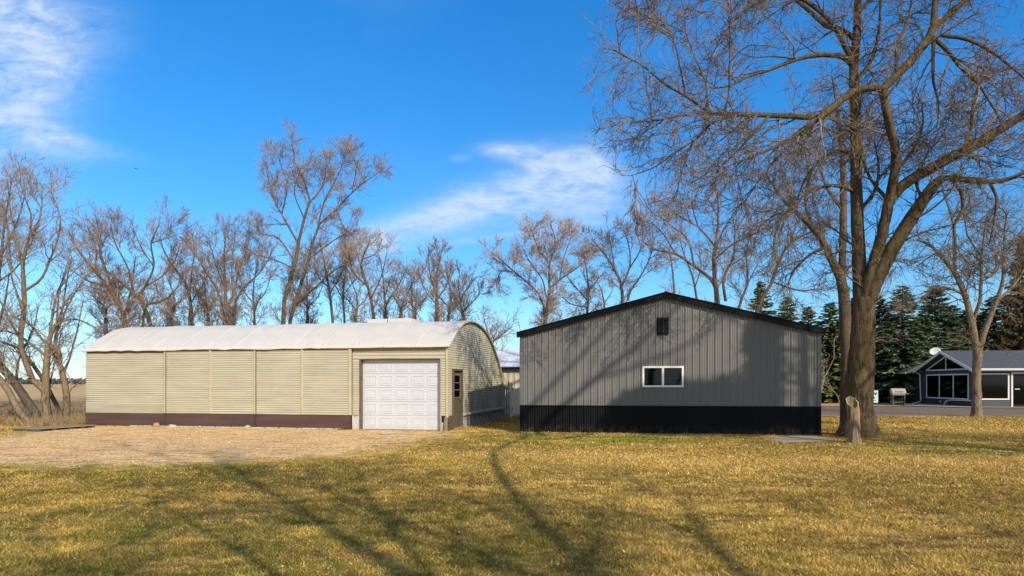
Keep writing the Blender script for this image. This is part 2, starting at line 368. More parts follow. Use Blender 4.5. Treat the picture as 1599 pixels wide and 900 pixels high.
# gravel yard: signed edge value 0..1 falling toward its border
G0, GA = Vector((-2.14, 23.0, 0)), -math.atan2(.211, .977)          # shed front right corner, rotation
gux, guy = (.977, -.211), (.211, .977)
top_r = [(-34, 22.0), (-30, 20.6), (-24.8, 20.5), (-17.5, 24.4), (-16.2, 26.2), (-2.6, 23.1), (-2.0, 22.2)]
gp = [gnd(0, 683), gnd(60, 674), gnd(136, 665), gnd(560, 671), gnd(698, 675), gnd(690, 680), gnd(655, 688), gnd(600, 697),
      gnd(540, 710), gnd(470, 716), gnd(350, 723), gnd(200, 727), gnd(0, 724), gnd(-250, 722), gnd(-250, 700)]
GP = np.array([(p.x, p.y) for p in gp])
def poly_sd(px, py, P):
    """signed distance (positive inside) to polygon"""
    d = np.full(px.shape, 1e9); ins = np.zeros(px.shape, bool)
    for i in range(len(P)):
        a, b = P[i], P[(i+1) % len(P)]; e = b-a
        t = np.clip(((px-a[0])*e[0]+(py-a[1])*e[1])/(e@e), 0, 1)
        d = np.minimum(d, np.hypot(px-a[0]-t*e[0], py-a[1]-t*e[1]))
        c = (a[1] > py) != (b[1] > py)
        with np.errstate(divide='ignore', invalid='ignore'):
            xi = a[0]+(py-a[1])*e[0]/(e[1] if e[1] else 1e-9)
        ins ^= c & (px < xi)
    return np.where(ins, d, -d)
def gravel_edge(x, y):
    sd = poly_sd(x, y, GP)
    return np.clip(.5+sd*.42, 0, 1)*(sd > -1.4)
grid_sheet('gravel_yard', np.arange(-34, 2, .3), np.arange(12.5, 28, .3), .004,
           sheet_mat('gravel', (.72, .46, .20), (.92, .64, .32), (.56, .36, .16), 9, (.55, 2.2, 1), .5, .015, edge=True, vor=22), inside=gravel_edge)
# bare soil and field behind, on the left
def flat(name, poly, z, m, **kw):
    return MB().pts([(p[0], p[1], z) for p in poly], [tuple(range(len(poly)))]).build(name, m, None, kind='structure', **kw)
flat('bare_soil', [(-200, 33.5), (-18, 31), (-10, 40), (-12, 64), (-300, 64)], .004, sheet_mat('soil', (.20, .135, .06), (.40, .28, .13), (.27, .19, .09), 1.2, (1, 3, 1)))
flat('stubble_strip', [(-400, 60), (70, 60), (90, 78), (-500, 78)], .008, sheet_mat('stubble', (.40, .28, .14), (.60, .44, .24), (.36, .25, .12), 1.0, (1, 4, 1)))
flat('field', [(-3500, 78), (3500, 78), (3900, 3800), (-3900, 3800)], .012, sheet_mat('harvested_field', (.42, .27, .12), (.62, .43, .21), (.50, .34, .16), .10, (1, 4, 1)))
ROADM = sheet_mat('asphalt', (.17, .13, .10), (.27, .215, .17), (.21, .165, .13), 5, (1, 2, 1), .4, .01, vor=30)
flat('road', [(-6, 34.6), (90, 34.0), (90, 45.6), (-6, 46.2)], .004, ROADM)
flat('road_shoulder', [(-6, 33.1), (90, 32.4), (90, 34.0), (-6, 34.6)], .008, sheet_mat('shoulder', (.22, .16, .10), (.36, .27, .18), (.17, .12, .08), 4, (1, 3, 1)))
flat('road_verge', [(-6, 46.2), (90, 45.6), (90, 47.4), (-6, 47.8)], .008, sheet_mat('leafy_verge', (.14, .085, .05), (.26, .16, .09), (.12, .09, .04), 3, (1, 3, 1)))
flat('dry_meadow', [(-6, 48), (28, 48), (27, 60), (-6, 60)], .004, sheet_mat('dry_meadow_mat', (.42, .27, .12), (.60, .40, .19), (.38, .25, .11), 2, (1, 3, 1)))
# ------------------------------------------------------------------ quonset shed
def build_shed():
    t = empty('metal_shed', G0, GA, 'long tan corrugated metal shed with a white arched roof and a white overhead door', 'shed')
    def ux(px):                                         # photo column on the front wall -> local x
        r = (px-CX)/F; return -((-2.14-23*r)/(.977+.211*r))
    L = 14.42; LX = -L
    prof = [(0, 2.93), (.12, 3.03), (.45, 3.22), (.905, 3.46), (1.3, 3.66), (1.7, 3.80), (2.2, 3.90), (2.7, 3.95), (3.2, 3.965), (3.65, 3.94), (4.3, 3.87), (4.88, 3.74), (5.45, 3.55),
            (5.91, 3.35), (6.3, 3.14), (6.64, 2.92), (7.1, 2.62), (7.52, 2.26), (7.78, 1.88), (7.99, 1.5), (8.18, 1.0), (8.34, .45)]
    PT = np.array(prof)
    # roof: corrugations run over the arch
    n = 1500; xs = np.linspace(LX-.10, .06, n); rng = np.random.default_rng(3)
    ext = np.vstack([[-.16, 2.835], PT]); 
    s = np.concatenate([[0], np.cumsum(np.hypot(*np.diff(ext, axis=0).T))]); ss = np.linspace(0, s[-1], 46)
    ty = np.interp(ss, s, ext[:, 0]); tz = np.interp(ss, s, ext[:, 1])
    ny_, nz_ = np.gradient(tz), -np.gradient(ty); nl = np.hypot(ny_, nz_); ny_, nz_ = -ny_/nl, -nz_/nl
    amp = np.interp(xs, [LX, -9, -6.5, 0], [.001, .0015, .003, .0045])
    cor = amp*np.sin(2*np.pi*xs/.076)
    seam = ((xs % 1.15) < .04)*.008
    wob = np.interp(xs, np.linspace(LX, 0, 60), rng.normal(0, .012, 60))
    edge = np.interp(xs, np.linspace(LX, 0, 44), rng.uniform(-.015, .03, 44))*np.interp(xs, [LX, -6, 0], [1, 1, .15])
    sag = .012*np.sin(xs*.9)+.005*np.sin(xs*2.3+1)
    Vt = []
    for lay in (0, 1):
        off = cor+seam-(.02 if lay else 0)
        Y = ty[:, None]+ny_[:, None]*(off+0*ty[:, None]); Z = tz[:, None]+nz_[:, None]*off
        fade = np.clip(1-ss/1.0, 0, 1)[:, None]
        Y = Y-fade*edge*.7; Z = Z-fade*edge+(wob+sag)*np.clip(np.sin(np.pi*ss/s[-1]), 0, 1)[:, None]
        Vt.append(np.stack([np.broadcast_to(xs, Y.shape), Y, Z], 2).reshape(-1, 3))
    V = np.vstack(Vt); k = len(ss); i, j = np.meshgrid(np.arange(n-1), np.arange(k-1)); a = (j*n+i).ravel()
    Q = np.stack([a, a+1, a+n+1, a+n], 1); N = n*k; Q2 = Q[:, ::-1]+N
    e1 = np.arange(n-1); r0 = np.stack([e1, e1+N, e1+1+N, e1+1], 1); e2 = e1+(k-1)*n; r1 = np.stack([e2, e2+1, e2+1+N, e2+N], 1)
    c1 = np.arange(k-1)*n; r2 = np.stack([c1, c1+n, c1+n+N, c1+N], 1); c2 = c1+n-1; r3 = np.stack([c2, c2+N, c2+n+N, c2+n], 1)
    np_mesh('roof', V, np.vstack([Q, Q2, r0, r1, r2, r3]), M['white_roof'], t, smooth=False)
    rf = t.children[-1]
    MB().box(-4.15, 2.7, 3.93, -3.35, 3.75, 4.09).box(-3.30, 2.7, 3.92, -2.35, 3.75, 4.10).build('roof_vent', M['white_roof'], rf, bevel=.02)
    # corrugated wall sheet in xz between x0..x1, z0..z1, at depth y
    def cor_sheet(name, x0, x1, z0, z1, y, m, amp=.016, pitch=.080, nc=None):
        nz = max(2, int((z1-z0)/pitch*6)+1); zs = np.linspace(z0, z1, nz); nc = nc or max(3, int(abs(x1-x0)/.25)); xx = np.linspace(x0, x1, nc)
        rg = np.random.default_rng(int(abs(x0)*100)+5)
        w = np.interp(xx, np.linspace(x0, x1, 7), rg.normal(0, .004, 7))
        X, Z = np.meshgrid(xx, zs); wv = .004*np.sin(X*1.7+x0)+.003*np.sin(X*4.1)
        Y = y-amp*np.abs(np.sin(np.pi*(Z+wv)/pitch))*2+w[None, :]+.004*np.sin(Z*3+X)
        V = np.stack([X.ravel(), Y.ravel(), Z.ravel()], 1); i, j = np.meshgrid(np.arange(nc-1), np.arange(nz-1)); a = (j*nc+i).ravel()
        return np_mesh(name, V, np.stack([a, a+1, a+nc+1, a+nc], 1), m, t)
    xa, xb, xc, xd, xe, xf = ux(137), ux(262), ux(331), ux(401), ux(474), ux(549)
    d0, d1 = ux(563.5), ux(688)
    # sliding panels stand 8 cm proud of the door bay
    cor_sheet('siding_panel', xa, xb-.05, .83, 2.72, -.05, M['tan'])
    MB().box(xa, -.075, .49, xb-.05, -.03, .83).build('plain_board', M['tan_board'], t)
    for p, q in ((xb, xc-.03), (xc+.03, xd-.04), (xd+.03, xe-.03), (xe+.03, xf-.03)):
        cor_sheet('siding_panel', p, q, .50, 2.76, -.085, M['tan'])
    for q, w in ((xb-.03, .035), (xc, .035), (xd-.005, .035), (xe, .04), (xf-.01, .05)):
        MB().box(q-w, -.125, .50, q+w, -.06, 2.80).build('batten', M['tan_trim'], t, bevel=.006)
    MB().box(xb+.008, -.128, .06, xb+.026, -.055, 2.80).build('door_gap', M['brown_board'], t); MB().box(xd+.032, -.128, .06, xd+.046, -.055, 2.80).build('door_gap', M['brown_board'], t)
    MB().box(xa, -.04, 2.66, xb-.04, -.01, 2.86).build('header_board', mat('header_brown', (.20, .15, .10), .8, .2, 4), t)
    MB().box(xb, -.06, 2.70, xf, -.02, 2.86).build('door_track', mat('track_tan', (.30, .25, .16), .7, .2, 4), t)
    # brown skirt boards
    for p, q in ((xa, xb-.06), (xb-.04, xd-.03), (xd-.01, xf)):
        MB().box(p, -.10, .015, q, -.055, .488).build('skirt_board', M['brown_board'], t, bevel=.006)
    MB().box(xa+2, -.125, 0, xf-.2, -.102, .035).build('sill_strip', M['dirty_white'], t)
    # door bay
    dt = 2.425
    cor_sheet('siding_panel', xf+.04, d0-.05, .50, dt+.02, 0, M['tan']); cor_sheet('siding_panel', d1+.03, -.09, .50, dt+.02, 0, M['tan'])
    cor_sheet('siding_panel', xf+.04, -.09, dt+.02, 2.66, 0, M['tan'], pitch=.11)
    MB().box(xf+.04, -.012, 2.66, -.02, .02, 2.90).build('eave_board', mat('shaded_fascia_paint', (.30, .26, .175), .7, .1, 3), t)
    MB().box(-.09, -.045, .44, -.002, .03, 2.86).build('corner_trim', M['tan_trim'], t, bevel=.006)
    MB().box(d0-.05, -.02, .0, d0, .17, dt+.03).build('door_jamb', mat('jamb_brown', (.13, .10, .075), .8, .2, 6), t)
    MB().box(d1, -.02, .0, d1+.03, .17, dt+.03).build('door_jamb', M['tan_trim'], t)
    MB().box(d0, -.02, dt, d1, .17, dt+.03).build('door_header', mat('head_brown', (.16, .125, .085), .8, .2, 6), t)
    MB().box(xf+.02, -.02, .0, xf+.09, .03, .49).box(xf+.09, -.012, .0, d0-.055, .05, .49).build('base_post', M['dirty_white'], t, bevel=.01)
    MB().box(d1+.035, -.01, .0, -.17, .05, .28).build('base_post', M['dirty_white'], t, bevel=.01)
    MB().box(d1+.035, .0, .28, -.17, .05, .50).build('base_gap', M['dark'], t)
    MB().tube([(-.10, -.02, -.02), (-.095, -.02, .25), (-.08, -.01, .47)], [.085, .075, .07], 7).build('corner_post', M['old_wood'], t)
    # overhead door: five sections with raised panels
    door = MB(); W = d1-d0; sec = (dt-.02)/5
    for r in range(5):
        z0 = .015+r*sec; door.box(d0+.003, .165, z0, d1-.003, .20, z0+sec-.007)
    dob = door.build('overhead_door', M['white_door'], t)
    pan = MB(); cw = W/5
    for r in range(5):
        for c in range(5):
            x0 = d0+c*cw+cw*.13; x1 = d0+(c+1)*cw-cw*.13; z0 = .015+r*sec+sec*.15; z1 = .015+(r+1)*sec-sec*.17
            b = .022
            for q in ((x0, z0, x1, z0+b), (x0, z1-b, x1, z1), (x0, z0+b, x0+b, z1-b), (x1-b, z0+b, x1, z1-b)): pan.box(q[0], .152, q[1], q[2], .1652, q[3])
            pan.box(x0+.07, .156, z0+.06, x1-.07, .1652, z1-.06)
    pan.build('raised_panels', M['white_door'], dob, bevel=.004)
    MB().box(d0+.003, .160, .0, d1-.003, .205, .014).build('door_seal', M['dark'], dob)
    # gable end wall (x = 0 plane, facing +x): corrugated rows clipped to the arch, opening for the side door
    pitch = .080; zz = np.arange(.50, 3.95, pitch/6); V = []; Q = []
    iap = int(np.argmax(PT[:, 1]))
    fr, bk = PT[:iap+1], PT[iap:][::-1]
    dy0, dy1, dzt = .50, 1.50, 2.09
    def rows(lo, hi, zsel, ncol=10):
        b = len(V)
        for z in zsel:
            a0, a1 = lo(z), hi(z)
            for q in np.linspace(a0, a1, ncol):
                V.append((-.035+2*.011*abs(math.sin(math.pi*z/pitch))+.006*math.sin(q*2+z), q, z+.006*math.sin(q*1.3)))
        for r in range(len(zsel)-1):
            for c in range(ncol-1): a = b+r*ncol+c; Q.append((a, a+1, a+ncol+1, a+ncol))
    lo = lambda z: .02 if z < 2.93 else float(np.interp(z, fr[:, 1], fr[:, 0]))+.03
    hi = lambda z: float(np.interp(z, bk[:, 1], bk[:, 0]))-.03
    zl = [z for z in zz if z <= dzt+.001]; zu = [z for z in zz if z >= zl[-1]-.001]
    rows(lambda z: .02, lambda z: dy0-.03, zl, 3); rows(lambda z: dy1+.03, hi, zl, 14); rows(lo, hi, zu, 16)
    np_mesh('gable_siding', np.array(V), np.array(Q), M['tan_end'], t)
    rim = MB()
    for (y0, z0), (y1, z1) in zip(prof[:-1], prof[1:]): rim.bar((.055, y0, z0-.035), (.055, y1, z1-.035), .05, .045)
    rim.build('rim_trim', M['tan_trim'], t)
    # left gable, back part
    poly = [(0, 0)]+[(max(.02, y), z-.03) for y, z in prof]+[(8.3, 0)]
    MB().prism(poly, 'x', LX, LX+.05).build('left_gable', M['tan'], t)
    MB().prism([(0.10, 0)]+[(max(.12, y), z-.08) for y, z in prof]+[(8.2, 0)], 'x', -.12, -.10).build('inner_gable', M['dark'], t)
    MB().box(xf, .22, 0, -.13, .24, 2.8).build('inner_wall', M['dark'], t)
    # stem wall and sill on the gable side
    MB().box(-.06, dy1+.12, -.05, .015, 8.32, .44).build('foundation_wall', M['dirty_white'], t)
    MB().box(-.05, dy1+.10, .44, .10, 8.36, .515).build('sill_board', M['white_sill'], t, bevel=.008)
    MB().box(-.05, dy1+.04, 0, .05, dy1+.12, .5).build('end_post', M['white_sill'], t)
    MB().box(-.04, .10, 0, .02, dy0-.04, .50).build('base_board', M['dark_wood'], t)
    # side door
    s_ = MB().box(-.05, dy0, .03, -.015, dy1, 2.04).build('side_door', M['dark_wood'], t)
    MB().box(-.012, dy0+.12, 1.12, -.008, dy1-.14, 1.88).build('door_window', M['glass'], s_)
    wf = MB()
    for q in ((dy0+.08, 1.08, dy0+.12, 1.92), (dy1-.14, 1.08, dy1-.10, 1.92), (dy0+.12, 1.88, dy1-.14, 1.92), (dy0+.12, 1.08, dy1-.14, 1.12), (dy0+.12, 1.36, dy1-.14, 1.385), (dy0+.12, 1.61, dy1-.14, 1.635)):
        wf.box(-.014, q[0], q[1], .006, q[2], q[3])
    wf.build('door_window_frame', M['old_wood'], s_)
    MB().tube([(-.015, dy1-.13, .98), (.05, dy1-.13, .98)], .025, 8).build('door_knob', M['rust'], s_)
    MB().box(-.06, dy0-.05, 0, .06, dy0, 2.09).box(-.06, dy1, 0, .06, dy1+.05, 2.09).box(-.06, dy0-.05, 2.04, .06, dy1+.05, 2.10).build('door_frame', M['dark_wood'], t)
    MB().box(-.02, dy0-.02, 0, .16, dy1, .06).build('door_step', M['rock_pink'], t)
    # back wall under the arch
    MB().box(LX, 8.26, 0, -.05, 8.33, .5).build('back_wall', M['dirty_white'], t)
    return t, LX, ux
shed, LX, ux = build_shed()
def on_shed(x, y, z=0): return G0+Vector((gux[0]*x+guy[0]*y, gux[1]*x+guy[1]*y, z))

# ------------------------------------------------------------------ grey barn
def build_barn():
    O = Vector((.27, 22.5, 0)); ang = -math.atan2(1.44, 9.246); W = 9.36; Dp = 10.3
    t = empty('grey_barn', O, ang, 'grey ribbed metal barn with black wainscot and black roof trim', 'barn')
    ez, pz = 3.20, 4.40
    roof = lambda x: ez+(pz-ez)*(1-abs(x-W/2)/(W/2))
    def ribs(x0, x1):
        xs = []; p = .2286; i0 = int(x0/p)-1
        for i in range(i0, int(x1/p)+2):
            c = i*p+.05
            for dx, h in ((-.024, 0), (-.013, .032), (.013, .032), (.024, 0), (.066, 0), (.072, .008), (.084, .008), (.090, 0), (.134, 0), (.140, .008), (.152, .008), (.158, 0)): xs.append((c+dx, h))
        xs = [(x, h) for x, h in xs if x0 < x < x1]
        return [(x0, 0)]+xs+[(x1, 0)]
    def wall(name, m, x0, x1, zf0, zf1, y):
        pr = ribs(x0, x1); V = []; Q = []
        if x0 < W/2 < x1: pr = sorted(pr+[(W/2, np.interp(W/2, [p[0] for p in pr], [p[1] for p in pr]))])
        for x, h in pr: V += [(x, y-h, zf0(x)), (x, y-h, zf1(x))]
        for i in range(len(pr)-1): Q.append((2*i, 2*i+2, 2*i+3, 2*i+1))
        return np_mesh(name, np.array(V), np.array(Q), m, t)
    wz = .885
    bx = lambda px: ((px-CX)/F*22.5-.27)/(.988+.154*(px-CX)/F)   # photo column -> local x on front wall
    wx0, wx1 = bx(1004), bx(1066.5); Dw = 22.5-.154*(wx0+wx1)/2
    wz0, wz1 = CH-(604-HZ)*Dw/F, CH+(HZ-573)*Dw/F
    wall('siding', M['grey_metal'], 0.02, wx0, lambda x: wz, roof, 0)
    wall('siding', M['grey_metal'], wx1, W-.02, lambda x: wz, roof, 0)
    wall('siding', M['grey_metal'], wx0, wx1, lambda x: wz, lambda x: wz0, 0)
    wall('siding', M['grey_metal'], wx0, wx1, lambda x: wz1, roof, 0)
    wall('wainscot', M['black_metal'], 0.02, W-.02, lambda x: -.02, lambda x: wz-.02, -.004)
    MB().box(0, -.045, wz-.03, W, -.0, wz+.004).build('wainscot_cap', M['black_trim'], t)
    MB().box(-.012, -.035, wz, .085, .10, ez).build('corner_trim', M['grey_metal'], t); MB().box(W-.085, -.035, wz, W+.012, .10, ez).build('corner_trim', M['grey_metal'], t)
    MB().box(-.012, -.037, -.02, .085, .10, wz-.001).build('corner_trim', M['black_metal'], t); MB().box(W-.085, -.037, -.02, W+.012, .10, wz-.001).build('corner_trim', M['black_metal'], t)
    MB().box(0, .002, 0, .06, Dp, ez).build('side_wall', M['grey_metal'], t); MB().box(W-.06, .002, 0, W, Dp, ez).build('side_wall', M['grey_metal'], t)
    MB().prism([(0.06, 0), (W-.06, 0), (W-.06, ez), (W/2, pz), (.06, ez)], 'y', Dp-.06, Dp).build('rear_wall', M['grey_metal'], t)
    ov = .10; sl = (pz-ez)/(W/2)
    r = MB()
    for s_ in (-1, 1):
        xe = W/2+s_*(W/2+ov); ze = pz-sl*(W/2+ov)
        q = [(W/2, pz+.11), (xe, ze+.11), (xe, ze+.07), (W/2, pz+.07)]
        r.prism(q if s_ > 0 else q[::-1], 'y', -.16, Dp+.1)
    r.build('roof', M['black_metal'], t)
    k = MB()
    for s_ in (-1, 1):
        xe = W/2+s_*(W/2+ov); ze = pz-sl*(W/2+ov)
        q = [(W/2, pz+.068), (xe, ze+.068), (xe, ze-.075), (W/2, pz-.075)]
        k.prism(q if s_ > 0 else q[::-1], 'y', -.14, -.03)
    k.build('rake_trim', M['black_trim'], t)
    MB().tube([(W/2, -.17, pz+.10), (W/2, Dp+.1, pz+.10)], .03, 8).build('ridge_cap', M['black_trim'], t)
    # louvred vent
    vx0, vx1 = bx(1026), bx(1043.5); vz0, vz1 = CH+(HZ-522.5)*Dw/F, CH+(HZ-497)*Dw/F
    v = MB().box(vx0, -.028, vz0, vx1, -.022, vz1).box(vx0-.01, -.05, vz0-.01, vx0+.02, -.02, vz1+.01).box(vx1-.02, -.05, vz0-.01, vx1+.01, -.02, vz1+.01).box(vx0+.02, -.05, vz0-.01, vx1-.02, -.02, vz0+.015).box(vx0+.02, -.05, vz1-.015, vx1-.02, -.02, vz1+.01).build('gable_vent', M['black_trim'], t)
    sl_ = MB(); nsl = 9
    for i in range(nsl):
        z = vz0+.03+i*(vz1-vz0-.05)/nsl; sl_.pts([(vx0+.02, -.05, z), (vx1-.02, -.05, z), (vx1-.02, -.028, z+.035), (vx0+.02, -.028, z+.035), (vx0+.02, -.045, z-.006), (vx1-.02, -.045, z-.006), (vx1-.02, -.0281, z+.022), (vx0+.02, -.0281, z+.022)], [(0,1,2,3),(7,6,5,4),(0,4,5,1)])
    sl_.build('louvres', mat('louvre_black', (.008, .010, .012), .4, .1, 4, spec=.3), v)
    # sliding window
    w = MB(); fw = .060
    w.box(wx0-.02, -.045, wz0-.02, wx1+.02, .02, wz0+fw-.02).box(wx0-.02, -.045, wz1-fw+.02, wx1+.02, .02, wz1+.02)
    w.box(wx0-.02, -.045, wz0+fw-.02, wx0+fw-.02, .02, wz1-fw+.02).box(wx1-fw+.02, -.045, wz0+fw-.02, wx1+.02, .02, wz1-fw+.02)
    mx = (wx0+wx1)/2; w.box(mx-.035, -.042, wz0+fw-.02, mx+.035, .02, wz1-fw+.02)
    fr = w.build('window', M['white_trim'], t, bevel=.005)
    MB().box(wx0+.05, -.012, wz0+.05, mx-.03, -.008, wz1-.05).build('pane', M['glass'], fr); MB().box(mx+.03, -.004, wz0+.05, wx1-.05, 0, wz1-.05).build('pane', M['glass'], fr)
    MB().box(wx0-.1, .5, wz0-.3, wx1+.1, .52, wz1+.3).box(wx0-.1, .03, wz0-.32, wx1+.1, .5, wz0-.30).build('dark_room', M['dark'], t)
    bn = empty('storage_bin', O+Vector((math.cos(ang)*(mx+.42), math.sin(ang)*(mx+.42), wz0-.02))+Vector((-math.sin(ang), math.cos(ang), 0))*.16, ang, 'pale storage bin standing on the sill inside the right pane of the barn window', 'bin')
    MB().prism([(-.20, 0), (.20, 0), (.22, .16), (-.22, .16)], 'y', -.08, .08).build('bin_body', M['white_trim'], bn, bevel=.01)
    MB().box(-.235, -.095, .161, .235, .095, .185).build('lid', M['sign_white'], bn, bevel=.005)
    return t, O, ang, W
barn, BO, BA, BW = build_barn()

flat('concrete_slab', [tuple(gnd(1186, 684.5))[:2], tuple(gnd(1226, 692))[:2], tuple(gnd(1307, 689.5))[:2], tuple(gnd(1268, 679.5))[:2]], .012, M['concrete'])
flat('door_slab', [tuple(gnd(588, 678))[:2], tuple(gnd(601, 679.6))[:2], tuple(gnd(622, 677.6))[:2], tuple(gnd(612, 675.8))[:2]], .02, mat('pale_slab', (.55, .52, .45), .8, .1, 4))

# ------------------------------------------------------------------ small building and fence between
def build_back():
    ang = -.16; O = px2w(760, 646, 36.0); O.z = 0
    t = empty('cream_outbuilding', O, ang, 'small cream ribbed outbuilding with a white metal roof, seen between shed and barn', 'outbuilding')
    W = 5.6; H = 2.48
    xs = []
    for i in range(int(W/.3)+1):
        for dx, h in ((0, 0), (.012, .02), (.03, .02), (.042, 0)): xs.append((i*.3+dx, h))
    V = []; Q = []
    for x, h in xs: V += [(x, -h, 0), (x, -h, H)]
    for i in range(len(xs)-1): Q.append((2*i, 2*i+2, 2*i+3, 2*i+1))
    np_mesh('wall', np.array(V), np.array(Q), M['cream'], t)
    MB().box(0, .03, 0, W, 5, H-.02).build('wall_core', M['cream'], t)
    xs = np.arange(-.2, W+.2, .05); V = []
    for x in xs:
        h = .02*(abs((x % .25)-.125) > .1)
        V += [(x, -.25, H-.02+h), (x, 2.5, H+.98+h)]
    np_mesh('roof', np.array(V), np.array([(2*i, 2*i+2, 2*i+3, 2*i+1) for i in range(len(xs)-1)]), M['metal_roof'], t)
    MB().prism([(-.23, H-.09), (2.5, H+.9), (5.2, H-.09), (5.2, H-.03), (2.5, H+.96), (-.23, H-.03)], 'x', -.2, W+.2).build('roof_deck', M['metal_roof'], t)
    MB().box(-.2, -.27, H-.14, W+.2, -.24, H-.04).build('eave_trim', M['black_trim'], t)
build_back()
def build_fence():
    O = px2w(783, 650, 32.0); O.z = 0
    t = empty('board_fence', O, -.1, 'short weathered grey board fence behind the arched shed', 'fence')
    x = 0; rg = random.Random(4)
    for i in range(5):
        w = .10; h = 1.62+rg.uniform(-.15, .06)
        MB().box(x, rg.uniform(-.01, .01), 0, x+w-.02, .03, h).build('picket', M['grey_wood'], t); x += w
    for z in (.4, 1.3): MB().box(-.02, .035, z, .56, .07, z+.09).build('rail', M['grey_wood'], t)
    MB().box(.40, -.06, 0, .52, .03, 1.60).build('fence_post', M['white_sill'], t, bevel=.01)
build_fence()

# ------------------------------------------------------------------ house on the right
def build_house():
    O = Vector((30.5, 45, 0)); ang = -math.atan2(.103, .995)
    t = empty('blue_house', O, ang, 'single-storey navy blue house with gabled end, large pale-framed windows and dark shingles', 'house')
    Wd = 7.0; L = 13.0; eh = 2.55; pk = 3.72
    def clap(name, x0, x1, y0, y1, z0, z1): MB().box(x0, y0, z0, x1, y1, z1).build(name, M['house'], t)
    # gable end with clapboard courses (x=0, facing -x)
    g = MB(); z = 0
    while z < pk-.08:
        z1 = min(z+.115, pk-.06)
        def half(zz): return Wd/2 if zz < eh else Wd/2*(1-(zz-eh)/(pk-eh+.12))
        h0, h1 = half(z), half(z1)
        g.pts([(-.018, Wd/2-h0, z), (-.018, Wd/2+h0, z), (0, Wd/2+h1, z1), (0, Wd/2-h1, z1), (0, Wd/2-h0, z), (0, Wd/2+h0, z)], [(0, 3, 2, 1), (0, 1, 5, 4)]); z = z1
    g.build('gable_wall', M['house'], t)
    MB().prism([(0, 0), (Wd, 0), (Wd, eh), (Wd/2, pk), (0, eh)], 'x', .01, .12).build('wall_core', M['house'], t)
    fwl = MB(); z = 0
    while z < eh:
        z1 = min(z+.115, eh); fwl.pts([(0, -.018, z), (L, -.018, z), (L, 0, z1), (0, 0, z1), (0, 0, z), (L, 0, z)], [(0, 1, 2, 3), (0, 4, 5, 1)]); z = z1
    fwl.build('front_wall', M['house'], t)
    MB().box(.12, .01, 0, L, .1, eh).build('wall_core', M['house'], t); MB().box(L-.1, .1, 0, L, Wd, eh).build('wall_core', M['house'], t); MB().box(.12, Wd-.1, 0, L, Wd, eh).build('wall_core', M['house'], t)
    # roof
    ov = .42; sl = (3.80-2.60)/(Wd/2); r = MB()
    for s_ in (-1, 1):
        ye = Wd/2+s_*(Wd/2+ov); ze = 3.86-sl*(Wd/2+ov)
        q = [(Wd/2, 3.90), (ye, ze+.04), (ye, ze-.04), (Wd/2, 3.82)]
        r.prism(q if s_ > 0 else q[::-1], 'x', -.42, L+.4)
    rf = r.build('roof', M['shingle'], t)
    k = MB()
    for s_ in (-1, 1):
        ye = Wd/2+s_*(Wd/2+ov+.02); ze = 3.86-sl*(Wd/2+ov+.02)
        q = [(Wd/2, 3.885), (ye, ze+.025), (ye, ze-.16), (Wd/2, 3.70)]
        k.prism(q if s_ > 0 else q[::-1], 'x', -.46, -.425)
    k.build('rake_board', M['house_trim'], t)
    sf = MB()
    for s_ in (-1, 1):
        ye = Wd/2+s_*(Wd/2+ov); ze = 3.86-sl*(Wd/2+ov)
        q = [(Wd/2, 3.815), (ye, ze-.045), (ye, ze-.07), (Wd/2, 3.79)]
        sf.prism(q if s_ > 0 else q[::-1], 'x', -.42, -.02)
    sf.build('soffit', mat('soffit_dark', (.10, .11, .12), .8, .1, 4), t)
    MB().box(-.40, -ov-.10, 2.42, L+.4, -ov-.005, 2.56).build('gutter', M['gutter'], t, bevel=.02)
    MB().box(0, -ov, 2.38, L, -.02, 2.40).build('soffit', M['house_trim'], t)
    # windows: helper draws frame bars on the gable wall (x const) or front wall (y const)
    def win(name, pane_edges, z0, z1, axis, fr=.09, room=True):
        a0, a1 = pane_edges[0], pane_edges[-1]; f = MB()
        def bx(a, za, b, zb, d0=-.06, d1=-.005):
            if axis == 'x': f.box(d0, a, za, d1, b, zb)
            else: f.box(a, d0, za, b, d1, zb)
        bx(a0, z0, a1, z0+fr); bx(a0, z1-fr, a1, z1)
        for e in pane_edges:
            lo_, hi_ = (e, e+fr) if e == a0 else ((e-fr, e) if e == a1 else (e-fr/2, e+fr/2)); bx(lo_, z0+fr, hi_, z1-fr, -.058)
        o = f.build(name, M['house_trim'], t)
        for p, q in zip(pane_edges[:-1], pane_edges[1:]):
            m = MB()
            if axis == 'x': m.box(-.034, p+.03, z0+.05, -.030, q-.03, z1-.05)
            else: m.box(p+.03, -.034, z0+.05, q-.03, -.030, z1-.05)
            m.build('pane', M['glass'], o)
        b = MB()
        if axis == 'x': b.box(-.024, a0+.02, z0+.02, -.020, a1-.02, z1-.02)
        else: b.box(a0+.02, -.024, z0+.02, a1-.02, -.020, z1-.02)
        b.build('dark_interior', M['dark'], o)
        return o
    w = win('window', [.64, 2.53, 4.40, 6.27], .48, 2.24, 'x')
    MB().box(-.029, .80, .60, -.025, 1.30, 2.10).build('curtain', M['curtain'], w)
    win('window', [.12, 2.11], .50, 2.25, 'y')
    # gable windows
    tri = MB(); yc = 3.5; zt = 3.50; zb = 2.50; yl, yr = 6.25, .75
    tri.bar((-.04, yl, zb+.05), (-.04, yc, zt), .05, .10).bar((-.04, yc, zt), (-.04, yr, zb+.05), .05, .10)
    tri.box(-.062, yr+.05, zb, -.012, yl-.05, zb+.09); tri.box(-.064, yc-.05, zb+.09, -.010, yc+.05, zt-.04)
    tw = tri.build('gable_window', M['house_trim'], t)
